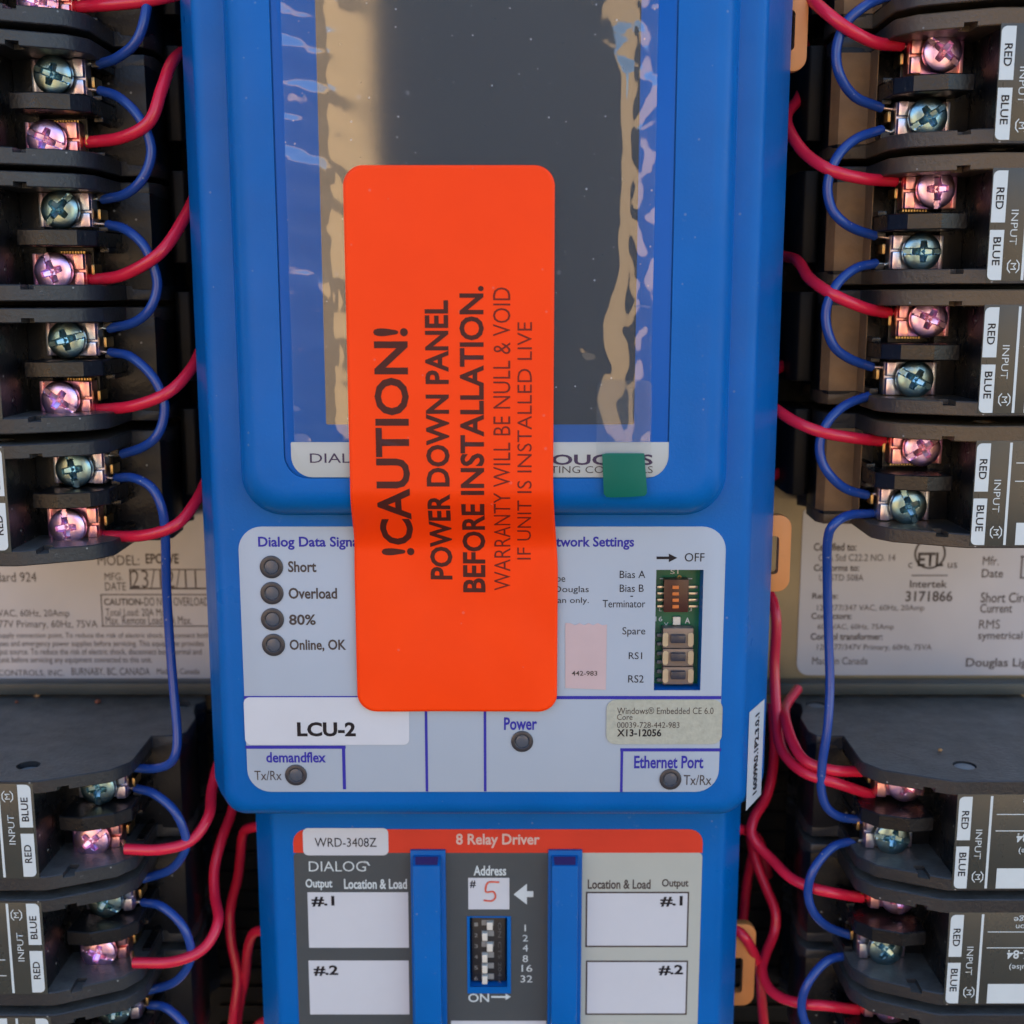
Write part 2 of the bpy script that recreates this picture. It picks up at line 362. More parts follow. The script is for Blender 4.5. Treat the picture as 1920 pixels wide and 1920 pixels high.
# rating labels on the backplate
def ratings():
    d = -59.75
    t = empty('rating_label', 0, 0, 0); tag(t, 'grey rating label with fine print behind the left blue wire, reading CAUTION DO NOT OVERLOAD', 'label')
    MB().prism(rr(-150, PZ(200, 1273, d), PX(415, 1150, d), PZ(200, 955, d), 1.5), -59.98, d).build('label_sheet', M['rating'], t)
    k = M['ink_grey']; D = d + .06
    for s, b, w in (('MODEL:', (183, 1041, 261, 1060), 0), ('EPOWE', (273, 1038, 335, 1057), .02), ('MFG.', (196, 1074, 230, 1088), 0), ('DATE', (197, 1092, 236, 1107), 0),
                    ('Standard 924', (-45, 1073, 68, 1091), 0), ('CAUTION-', (195, 1122, 269, 1135), .02), ('DO NOT OVERLOAD', (271, 1120, 391, 1136), 0),
                    ('Total Load: 20A Max.', (198, 1141, 318, 1155), 0), ('Max. Remote Load: 4A Max.', (198, 1155, 359, 1171), 0),
                    ('120/277/347 VAC, 60Hz, 20Amp', (-90, 1143, 130, 1160), 0), ('120/277V Primary, 60Hz, 75VA', (-40, 1163, 183, 1181), 0),
                    ('more than one power supply connection point. To reduce the risk of electric shock, disconnect both', (-120, 1186, 392, 1199), 0),
                    ('branch circuit breakers or fuses and emergency power supplies before servicing. This equipment provides', (-140, 1201, 382, 1215), 0),
                    ('more than one power output source. To reduce the risk of electric shock, disconnect both normal and', (-130, 1216, 378, 1231), 0),
                    ('emergency sources of unit before servicing any equipment connected to this unit.', (-110, 1231, 285, 1246), 0),
                    ('DOUGLAS LIGHTING CONTROLS, INC.', (-160, 1256, 120, 1269), 0), ('BURNABY, BC, CANADA', (134, 1252, 281, 1268), 0), ('Made in Canada', (294, 1253, 374, 1264), 0),
                    ('23/12/11', (246, 1069, 368, 1102), -.01)):
        ptext(s, b, D, k, t, w)
    for (a, b, c, e) in ((243, 1067, 420, 1069), (243, 1102, 420, 1105), (243, 1067, 246, 1105), (190, 1114, 420, 1116), (190, 1173, 420, 1175), (190, 1114, 192, 1175)):
        MB().sheet(prect((a, b, c, e), D), D).build('printed_line', k, t, smooth=0)
    t = empty('rating_label', 0, 0, 0); tag(t, 'grey rating label with rounded corner and certification mark behind the right blue wire', 'label')
    z0 = PZ(1700, 1266, d)
    MB().prism(rr(PX(1498, 1150, d), z0, 150, PZ(1700, 955, d), (3.2, 1, 1, 1)), -59.98, d).build('label_sheet', M['rating'], t)
    for s, b, w in (('Certified to:', (1526, 1018, 1606, 1033), .02), ('CSA Std C22.2 NO. 14', (1535, 1039, 1679, 1052), 0), ('Conforms to:', (1526, 1058, 1611, 1071), .02),
                    ('UL STD 508A', (1536, 1077, 1619, 1089), 0), ('Relays:', (1523, 1112, 1571, 1126), .02), ('120/277/347 VAC, 60Hz, 20Amp', (1532, 1134, 1733, 1148), 0),
                    ('Contactors:', (1521, 1149, 1597, 1161), .02), ('600 VAC, 60Hz, 75Amp', (1533, 1170, 1676, 1183), 0), ('Control transformer:', (1520, 1187, 1655, 1200), .02),
                    ('120/277/347V Primary, 60Hz, 75VA', (1532, 1208, 1747, 1222), 0), ('Made in Canada', (1523, 1232, 1627, 1246), .01), ('Intertek', (1706, 1088, 1776, 1102), .015),
                    ('3171866', (1698, 1108, 1786, 1128), .02), ('Mfr.', (1843, 1043, 1873, 1060), .01), ('Date', (1841, 1067, 1881, 1083), .01), ('Short Circuit', (1839, 1111, 1950, 1130), .01),
                    ('Current', (1838, 1132, 1898, 1149), .01), ('RMS', (1836, 1162, 1875, 1179), .01), ('symetrical', (1834, 1184, 1917, 1203), .01), ('Douglas Lighting', (1811, 1234, 1975, 1255), .015),
                    ('c', (1703, 1055, 1711, 1065), 0), ('us', (1777, 1055, 1795, 1065), 0), ('ETL', (1721, 1036, 1769, 1062), .03)):
        ptext(s, b, D, k, t, w)
    x, z = P(1744, 1038, D); MB().ring(x, z, 3.6, 4.1, D).build('mark_ring', k, t, smooth=0)
    MB().sheet(prect((1709, 1078, 1777, 1080), D), D).build('printed_line', k, t, smooth=0)
    for b in ((1914, 1042, 1917, 1085), (1914, 1042, 1960, 1045), (1914, 1082, 1960, 1085)):
        MB().sheet(prect(b, D), D).build('printed_line', k, t, smooth=0)
ratings()

# ------------------------------------------------------------------ relays
def screw_mesh(name, m, rad=4.0):
    """pan head with cross recess and a slot cut through to the rim"""
    nr, na = 26, 112; vs = []; fs = []
    def hgt(x, y):
        r = math.hypot(x, y) / rad
        h = .75 - .5 * r * r - .4 * r ** 6
        if r > .96: h -= (r - .96) * 12
        w = .15 * rad * (1.3 - .6 * min(1, r / .55))
        c = 0
        for a, b in ((x, y), (y, x)):
            if abs(a) < .56 * rad:
                e = min(1, max(0, (w + .16 - abs(b)) / .16)) * min(1, max(0, (.56 * rad - abs(a)) / .25))
                c = max(c, e * (1.9 - 1.3 * abs(a) / (.56 * rad)))
        # slot through the rim, flat sloping floor
        xs, ys = (x + y) / math.sqrt(2), (y - x) / math.sqrt(2)
        e = 0
        if r > .5:
            e = min(1, max(0, (.145 * rad + .08 - abs(y)) / .10)) * min(1, max(0, (r - .52) / .06))
            if e > 0: return h * (1 - e) + e * (.18 - .75 * (r - .5)) - 0
        return h - c
    for i in range(nr + 1):
        r = rad * i / nr
        for j in range(na):
            a = 2 * math.pi * j / na; x, y = r * math.cos(a), r * math.sin(a); vs.append((x, y, hgt(x, y)))
    for i in range(nr):
        for j in range(na):
            k = (j + 1) % na; fs.append((i * na + j, (i + 1) * na + j, (i + 1) * na + k, i * na + k))
    base = len(vs)
    for j in range(na):
        a = 2 * math.pi * j / na; vs.append((rad * math.cos(a), rad * math.sin(a), -1.2))
    for j in range(na):
        k = (j + 1) % na; fs.append((nr * na + j, base + j, base + k, nr * na + k))
    mb = MB().add(vs, fs); me = mb.mesh(name, m, smooth=32)
    bm = bmesh.new(); bm.from_mesh(me); bmesh.ops.remove_doubles(bm, verts=bm.verts, dist=1e-7); bm.to_mesh(me); bm.free()
    return me
SCREW = {'pink': screw_mesh('screw', M['pink_screw']), 'blue': screw_mesh('screw', M['blue_screw'])}

HZ = 12.75
def relay_proto(lab=0.0, rz=-1.2, brown=False):
    """one relay in the orientation of the left column: terminals towards +x, origin on the blue screw's axis"""
    t = empty('relay')
    # body core (all pieces overlap inside, outer planes staggered)
    fl = [(-46, 0), (-8.2, 0), (-6.6, -.55), (5.6, -6.3), (8.7, -10.8), (8.9, -12.5), (8.6, -27.5), (-46, -27.5)]
    base = [(-46, -27), (15.0, -27.4), (16.2, -30.5), (15.9, -40), (14.2, -45), (13.4, -50), (15.2, -53), (13.0, -60), (-46, -60)]
    mb = MB()
    mb.prism_z(base, -HZ + 2.2, HZ - 2.2)
    mb.box(-45.9, -9.6, -HZ + 2.1, HZ - 2.1, -27.3, -.25)
    mb.box(-9.7, 4.3, -HZ + 2.3, HZ - 2.3, -27.2, -20.5)
    mb.box(-9.65, -4.6, -HZ + 2.4, HZ - 2.4, -20.6, -17.0)          # step at the recess's outer end
    body = mb.build('body', M['black'], t, bevel=.35)
    wallp = fl[:-2] + [(8.7, -27.3), (14.9, -27.6)] + [(x + .1, d) for x, d in base[2:-1]] + [(-46, -59.9)]
    for z0, z1, nm in ((HZ - 3.0, HZ, 1), (-HZ, -HZ + 3.3, 0)):
        o = MB().prism_z(wallp, z0, z1).build('end_wall', M['blackwarm' if brown else 'blacktop'], t, bevel=.22, seg=1, smooth=18)
        c = MB()
        for (cx, cd) in ((-13.5, -9.0), (9.5, -50)):
            zz = (z1 - 1.6, z1 + 1) if nm else (z0 - 1, z0 + 1.6)
            c.prism_z([(cx + 2.55 * math.cos(2 * math.pi * i / 28), cd + 2.55 * math.sin(2 * math.pi * i / 28)) for i in range(28)], *zz)
        # little locking notch on the front edge
        c.box(-4.6, -2.3, (z0 - 1 if nm else z1 - 1.0), (z0 + 1.0 if nm else z1 + 1), -6, 3)
        cut(o, c)
    # rivets in both end walls
    for s, z in ((1, HZ), (-1, -HZ)):
        for (cx, cd) in ((-13.5, -9.0), (9.5, -50)):
            ring = [[(cx + rq * math.cos(2 * math.pi * i / 24), z + s * oz, cd + rq * math.sin(2 * math.pi * i / 24)) for i in range(24)] for rq, oz in ((2.3, -1.7), (2.3, rz - .1), (2.1, rz))]
            MB().loft(ring).build('rivet', M['rivet'], t)
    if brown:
        MB().prism_z([(8.6, -21.5), (8.78, -21.5), (8.78, -27.15), (15.0, -27.25), (16.3, -30.2), (16.1, -30.3), (14.9, -27.7), (8.6, -27.5)], -HZ + 3.4, HZ - 3.1).build('warm_light_strip', M['warmside'], t, label='added brown strip standing for warm light')  # added strip, its colour holds the warm light on this side
    # divider between the two terminals
    dv = [(-6.6, -6.5), (-1.0, -5.7), (5.2, -8.0), (8.2, -11.6), (8.5, -27.1), (-6.4, -27.1)]
    MB().prism_z(dv, -1.6, 1.75).build('divider', M['black'], t, bevel=.22, seg=1, smooth=18)
    # terminal side post and slots
    for z0, z1 in ((-HZ + 3.3, -HZ + 4.0), (-2.6, -1.62), (1.77, 2.7), (HZ - 4.4, HZ - 3.05)):
        MB().box(6.7, 8.6, z0, z1, -27, -17.5).build('slot_rib', M['black'], t, bevel=.15)
    # clamp plates, screws, contacts
    for kind, cx, cz, x0, x1, z0, z1 in (('pink', -1.7, -6.7, -7.0, 4.2, -9.5, -2.9), ('blue', .5, 6.0, -4.9, 6.2, 2.5, 9.6)):
        zm = z0 + (z1 - z0) * .45
        pl = MB().box(x0, x1, z0, z1, -19.0, -15.4)
        pl.loft([[(x1 - 2.6, z0 + .02, -15.6), (x1 - .02, z0 + .02, -15.6), (x1 - .02, zm - .12, -15.6), (x1 - 2.6, zm - .12, -15.6)], [(x1 - 2.2, z0 + .05, -14.2), (x1 - .3, z0 + .05, -14.5), (x1 - .3, zm - .3, -14.5), (x1 - 2.2, zm - .3, -14.2)]])
        pl.loft([[(x1 - 2.6, zm + .12, -15.6), (x1 - .02, zm + .12, -15.6), (x1 - .02, z1 - .02, -15.6), (x1 - 2.6, z1 - .02, -15.6)], [(x1 - 2.2, zm + .3, -14.2), (x1 - .3, zm + .3, -14.5), (x1 - .3, z1 - .05, -14.5), (x1 - 2.2, z1 - .05, -14.2)]])
        pl.box(x0 + .02, x0 + .9, z0 + .02, z1 - .02, -15.5, -15.0)
        pl.build('clamp_plate', M[kind + '_plate'], t, bevel=.22, label=kind + ' dyed clamp plate')
        s = link('screw', SCREW[kind], t); place(s, cx, cz, -11.9); s['label'] = kind + ' terminal screw'
        MB().box(x0 + .4, x1 - .4, z0 + .2, z1 - .2, -21, -19.6).build('contact', M['brass'], t, bevel=.15)
        zc = z1 - 1.6 if kind == 'pink' else z1 - 2.6
        MB().box(x1 + .55, x1 + 1.25, zc - 2.8, zc - .6, -22, -17.0).build('contact_prong', M['brass'], t, bevel=.25)
        # serrated edge of the contact, seen over the plate
        se = MB(); n = 9
        for k in range(n):
            xk = x1 - 5.6 + k * .6; se.box(xk, xk + .36, z1 + .05, z1 + .5, -19.0, -16.6)
        o = se.build('serration', M['brass'], t); o['kind'] = 'stuff'
    # printed label plate
    lp = MB().box(-45, -9.1 + lab * .6, -HZ + 3.0, HZ - .55, -.2, .12).build('label_plate', M['olive'], t, bevel=.1)
    D = .2
    L = lambda s, x0, z0, x1, z1, m, b=0.0, rot=0: fit_text(s, x0 + lab, z0, x1 + lab, z1, D + .06, m, t, b, rot)
    def patch(x0, z0, x1, z1, r=0, m=M['white'], nm='printed_box'):
        MB().sheet(rr(x0 + lab, z0, x1 + lab, z1, r), D).build(nm, m, t, smooth=0)
    e = -9.6
    patch(e - 2.85, 2.2, e, 12.0, (0, 0, 1.1, 0)); patch(e - 2.85, -9.25, e, .75, (0, 1.1, 0, 0))
    L('BLUE', e - 2.3, 3.6, e - .75, 9.1, M['ink'], .012, 90); L('RED', e - 2.3, -6.0, e - .75, -1.8, M['ink'], .012, 90)
    L('INPUT', e - 5.4, -1.7, e - 4.0, 5.1, M['white'], -.004, 90)
    L('M', e - 5.65, 8.65, e - 4.55, 9.95, M['white'], .02, 90)
    # hexagon brackets of the maker's mark
    for s in (1, -1):
        pts = [(s * .62, -1.35), (s * 1.25, -.6), (s * 1.25, .6), (s * .62, 1.35), (s * .5, 1.2), (s * 1.02, .5), (s * 1.02, -.5), (s * .5, -1.2)]
        MB().sheet([(e - 5.1 + x + lab, 9.3 + z) for x, z in pts], D).build('mark_bracket', M['white'], t, smooth=0)
    patch(e - 7.3, -9.4, e - 6.75, 12.0, nm='printed_line')
    patch(-44, -5.3, e - 8.3, -5.1, nm='printed_line'); patch(-44, -1.5, e - 8.3, -1.3, nm='printed_line')
    patch(-44, 7.3, e - 9.2, 12.0)
    L('SK-84', e - 19.5, -.9, e - 12.9, 1.2, M['white'], .02); L('(Pulse)', e - 19, 2.3, e - 13.6, 4.0, M['white'])
    L('Voltage', e - 21.5, -9.2, e - 13.8, -7.4, M['white']); L('Protection', e - 23, -7.0, e - 14.4, -5.7, M['white'])
    return t
def kids(o): return [c for c in bpy.data.objects if c.parent == o]
def place_relay(proto, used, X, Z, flip, angs, label, group):
    if not used:
        r = proto
    else:
        r = proto.copy(); col.objects.link(r)
        for c in kids(proto):
            k = c.copy(); col.objects.link(k); k.parent = r
    r.location = (X * .001, 0, Z * .001)
    if flip: r.rotation_euler = (0, math.pi, 0)
    for c in kids(r):
        if c.name.startswith('screw'):
            a = angs[0] if 'pink' in c['label'] else angs[1]
            c.rotation_euler = (0, R(a), 0)
    tag(r, label, 'relay', group); return r
bpy.context.view_layer.update()
nth = ['topmost', 'second from the top', 'third from the top', 'fourth from the top', 'lowest']
gl, gr = 'relays stacked on the left', 'relays stacked on the right'
LR = [(64.9, -94.3, (12, 20)), (37.95, -94.3, (24, 20)), (11.2, -94.6, (72, -48)), (-15.7, -94.9, (35, -16)), (-43.4, -95.1, (84, 80)), (-116.2, -94.2, (-38, 88)), (-143.8, -94.2, (18, 30)), (-171.4, -94.0, (50, 0))]
RRR = [(68.6, 86.0, (0, 0)), (41.65, 86.0, (38, -34)), (14.6, 86.3, (88, 0)), (-12.0, 86.4, (24, 28)), (-39.5, 86.6, (-34, 66)), (-116.2, 87.3, (30, 10)), (-143.7, 87.2, (80, 40)), (-171.3, 87.2, (15, 60))]
names_lo = ['topmost', 'second', 'third']
pl = relay_proto(); used = False
for i, (z, x, a) in enumerate(LR):
    if i < 5: lab = 'black relay with blue over pink screw, %s in the upper left stack' % nth[i]
    else: lab = 'black relay printed BLUE over RED, %s in lower left stack' % names_lo[i - 5]
    place_relay(pl, used, x, z, False, a, lab, gl); used = True
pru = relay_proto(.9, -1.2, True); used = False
for i, (z, x, a) in enumerate(RRR[:5]):
    place_relay(pru, used, x, z, True, a, 'black relay with pink over blue screw, %s in the upper right stack' % nth[i], gr); used = True
prl = relay_proto(.3, -.35); used = False
for i, (z, x, a) in enumerate(RRR[5:]):
    place_relay(prl, used, x, z, True, a, 'black relay printed RED over BLUE, %s in lower right stack' % names_lo[i], gr); used = True

# ------------------------------------------------------------------ wires
def wire(pts, colr, label, group, tip0=None, tip1=None, r=None):
    """pts: photo x, photo y, depth"""
    r = r or (1.28 if colr == 'red' else 1.05)
    w = [(P(x, y, d)[0], P(x, y, d)[1], d) for x, y, d in pts]
    sp = spline(w, .9)
    o = MB().tube(sp, r, 12).build(colr + '_wire', M[colr + ('_wire_print' if 'specks' in label or 'long blue' in label else '_wire')], smooth=60)
    tag(o, label, 'wire', group)
    for tip, a, b in ((tip0, sp[0], sp[2]), (tip1, sp[-1], sp[-3])):
        if tip:
            q = Vector((P(tip[0], tip[1], a[2])[0], P(tip[0], tip[1], a[2])[1], min(a.z - .3, -15.5))); dr = (b - a).normalized()
            MB().tube([a + dr * .5, a, (a + q) / 2, q], .48, 8).build('bare_tip', M['tin'], o, smooth=60)
    return o
BJ, RW = 'blue jumper wires', 'red control wires'
D0, D1 = -18.5, -13.5
def jump(pts, label, tip0=None, tip1=None):
    n = len(pts); q = []
    for i, (x, y) in enumerate(pts):
        t = min(i, n - 1 - i); q.append((x, y, D0 if t == 0 else (-15.5 if t == 1 else D1)))
    return wire(q, 'blue', label, BJ, tip0, tip1)
jump([(258, -60), (275, -20), (272, 30), (255, 78), (220, 108), (185, 120)], 'blue jumper coming down from the top edge to the second left relay', None, (166, 118))
jump([(188, 170), (222, 182), (258, 216), (281, 265), (281, 303), (262, 342), (232, 365), (193, 374)], 'blue jumper looping between the second and third relays of the upper left stack', (165, 167), (172, 371))
jump([(203, 421), (236, 431), (270, 461), (291, 510), (294, 545), (279, 582), (250, 605), (205, 616)], 'blue jumper looping between the third and fourth relays of the upper left stack', (172, 419), (183, 613))
jump([(207, 661), (245, 669), (286, 706), (307, 752), (305, 792), (290, 822), (264, 840), (230, 851)], 'blue jumper with white print specks looping down to the lowest upper left relay', (185, 659), (200, 854))
wire([(219, 896, -18.5), (250, 896, -15), (285, 915, -13), (304, 955, -12.5), (310, 1010, -14), (312, 1100, -17), (318, 1200, -18), (326, 1300, -17), (332, 1370, -15), (330, 1410, -14), (318, 1432, -14.5), (290, 1441, -16), (256, 1440, -18)],
     'blue', 'long blue wire hanging in front of the left rating label', BJ, (197, 897), None)
jump([(255, 1478), (290, 1489), (328, 1522), (348, 1568), (345, 1598), (320, 1630), (270, 1648)], 'blue jumper looping between the first and second lower left relays', (236, 1478))
jump([(268, 1692), (302, 1699), (340, 1733), (358, 1778), (352, 1812), (326, 1842), (280, 1857)], 'blue jumper looping between the second and third lower left relays', (247, 1690))
jump([(280, 1884), (312, 1890), (348, 1925), (366, 1975), (340, 2030), (300, 2045)], 'blue jumper leaving the bottom edge at the left', (258, 1888))
jump([(1690, -14), (1650, -2), (1615, 16), (1583, 48), (1568, 95), (1575, 142), (1604, 182), (1652, 202)], 'blue jumper with white print specks at the top right', None, (1676, 205))
jump([(1653, 243), (1606, 260), (1570, 294), (1552, 345), (1558, 388), (1578, 414), (1604, 430), (1640, 442)], 'blue jumper looping between the second and third upper right relays', (1670, 248), (1665, 446))
jump([(1642, 494), (1603, 504), (1566, 538), (1548, 590), (1561, 645), (1592, 672), (1634, 688)], 'blue jumper looping between the third and fourth upper right relays', (1662, 497), (1654, 689))
jump([(1630, 742), (1588, 758), (1555, 787), (1538, 825), (1540, 862), (1558, 893), (1587, 917), (1625, 928)], 'blue jumper looping down to the lowest upper right relay', (1650, 744), (1642, 926))
wire([(1634, 963, -18.5), (1592, 966, -15), (1563, 984, -13), (1552, 1012, -14), (1551, 1080, -17), (1553, 1180, -18), (1556, 1280, -17), (1552, 1360, -15), (1542, 1430, -15), (1540, 1480, -15), (1550, 1513, -15), (1574, 1531, -16), (1612, 1537, -18.5)],
     'blue', 'long blue wire hanging in front of the right rating label', BJ, (1648, 962), None)
jump([(1600, 1577), (1562, 1588), (1527, 1628), (1515, 1670), (1524, 1708), (1550, 1736), (1592, 1753)], 'blue jumper looping between the first and second lower right relays', (1622, 1576))
jump([(1592, 1792), (1552, 1801), (1517, 1840), (1503, 1882), (1512, 1922), (1540, 1960), (1580, 1975)], 'blue jumper leaving the bottom edge at the right', (1612, 1794))
S = -18.5
for pts, lab, t0 in (
    ([(142, 13, S), (200, 9, -15), (270, 2, -14), (330, -10, -16), (380, -25, -25)], 'red wire crossing the top left corner', (125, 10)),
    ([(165, 267, S), (228, 258, -14), (280, 228, -12), (304, 165, -14), (322, 118, -20), (348, 95, -32), (385, 85, -42)], 'red wire rising in an S bend from the second upper left relay', (150, 268)),
    ([(170, 525, S), (232, 515, -14), (300, 474, -12), (345, 410, -18), (372, 355, -28), (392, 320, -40)], 'red wire climbing from the third upper left relay under the blue unit', (155, 525)),
    ([(183, 768, S), (250, 761, -14), (315, 736, -13), (358, 692, -18), (382, 645, -28), (398, 610, -40)], 'red wire climbing from the fourth upper left relay under the blue unit', (168, 766)),
    ([(197, 1005, S), (268, 1004, -14), (330, 984, -13), (367, 940, -18), (392, 890, -28), (408, 850, -40)], 'red wire climbing from the lowest upper left relay under the blue unit', (184, 1007)),
    ([(235, 1592, -11.2), (300, 1593, -11), (358, 1576, -14), (391, 1530, -18), (397, 1482, -25), (410, 1430, -32), (430, 1390, -45)], 'red wire turning up from the first lower left relay behind the blue corner', (220, 1592)),
    ([(250, 1805, -11.0), (325, 1803, -11), (382, 1778, -14), (409, 1728, -18), (403, 1680, -24), (402, 1630, -28), (415, 1575, -32), (435, 1520, -38), (450, 1450, -45)], 'red wire turning up in an S bend from the second lower left relay', (236, 1805)),
    ([(500, 1551, -30), (470, 1552, -32), (455, 1568, -36), (447, 1640, -42), (433, 1700, -44), (433, 1760, -42), (446, 1830, -40), (440, 1890, -38), (432, 1960, -38)], 'deep red wire bending out of the driver at its upper left side', None),
    ([(505, 1745, -28), (478, 1748, -30), (466, 1775, -34), (460, 1830, -40), (448, 1890, -42), (440, 1960, -44)], 'deep red wire bending out of the driver lower on its left side', None),
    ([(530, 1915, -28), (490, 1918, -32), (470, 1950, -40)], 'red wire end at the bottom left of the driver', None),
    ([(1688, 85, S), (1642, 80, -14), (1590, 54, -12), (1545, 20, -14), (1500, -22, -22), (1470, -55, -30)], 'thick red wire sloping from the top edge to the first full upper right relay', (1700, 88)),
    ([(1677, 339, S), (1620, 335, -14), (1560, 320, -13), (1512, 290, -18), (1481, 247, -24), (1476, 215, -32), (1500, 180, -42), (1515, 120, -48), (1500, 60, -52)], 'red wire sweeping from under the blue unit to the third upper right relay', (1692, 342)),
    ([(1666, 587, S), (1620, 577, -14), (1562, 552, -13), (1518, 522, -20), (1498, 492, -28), (1478, 482, -36), (1430, 475, -45)], 'red wire sweeping from under the blue unit to the fourth upper right relay', (1680, 590)),
    ([(1655, 827, S), (1600, 821, -14), (1540, 810, -13), (1490, 790, -16), (1448, 763, -22), (1405, 735, -35)], 'red wire sweeping from under the blue unit to the lowest upper right relay', (1668, 828)),
    ([(1614, 1447, -18), (1560, 1444, -16), (1512, 1428, -18), (1487, 1393, -24), (1472, 1347, -32), (1474, 1322, -40), (1495, 1292, -50)], 'red wire dropping in a bend behind the top plate of the lower right stack', None),
    ([(1635, 1491, S), (1570, 1469, -15), (1515, 1452, -17), (1480, 1426, -22), (1462, 1393, -28), (1456, 1340, -34), (1452, 1250, -38), (1455, 1160, -38), (1440, 1110, -42), (1400, 1090, -50)], 'red wire hanging beside the blue unit and bending to the first lower right relay', (1650, 1492)),
    ([(1615, 1683, S), (1563, 1674, -15), (1521, 1664, -16), (1481, 1645, -20), (1450, 1614, -25), (1426, 1590, -28), (1409, 1563, -30), (1414, 1533, -32), (1435, 1498, -36), (1447, 1456, -40), (1452, 1400, -46), (1448, 1320, -52)], 'red wire in a double bend beside the lower corner of the blue unit', None),
    ([(1608, 1893, S), (1552, 1886, -15), (1506, 1882, -16), (1466, 1871, -20), (1440, 1850, -24), (1429, 1819, -28), (1436, 1787, -32), (1451, 1750, -36), (1454, 1710, -38), (1436, 1663, -42), (1414, 1605, -46), (1405, 1560, -50)], 'red wire winding down to the lowest right relay', None),
    ([(1375, 1738, -28), (1396, 1757, -26), (1413, 1787, -28), (1424, 1820, -32), (1428, 1870, -38), (1434, 1940, -42)], 'red wire curving down over the lower orange tab', None),
    ([(1412, 1600, -48), (1400, 1660, -50), (1392, 1740, -50)], 'dark red wire deep beside the driver', None),
    ([(1368, 1553, -30), (1400, 1558, -34), (1425, 1580, -44), (1440, 1640, -54)], 'short red wire stub at the upper right side of the driver', None),
    ([(1425, 700, -44), (1462, 690, -46), (1488, 655, -50), (1494, 600, -54)], 'dim red wire loop in the dark gap beside the fourth upper right relay', None),
    ([(1420, 900, -44), (1455, 890, -46), (1482, 862, -50), (1486, 800, -54)], 'dim red wire loop in the dark gap beside the lowest upper right relay', None),
):
    wire(pts, 'red', lab, RW, t0, None)

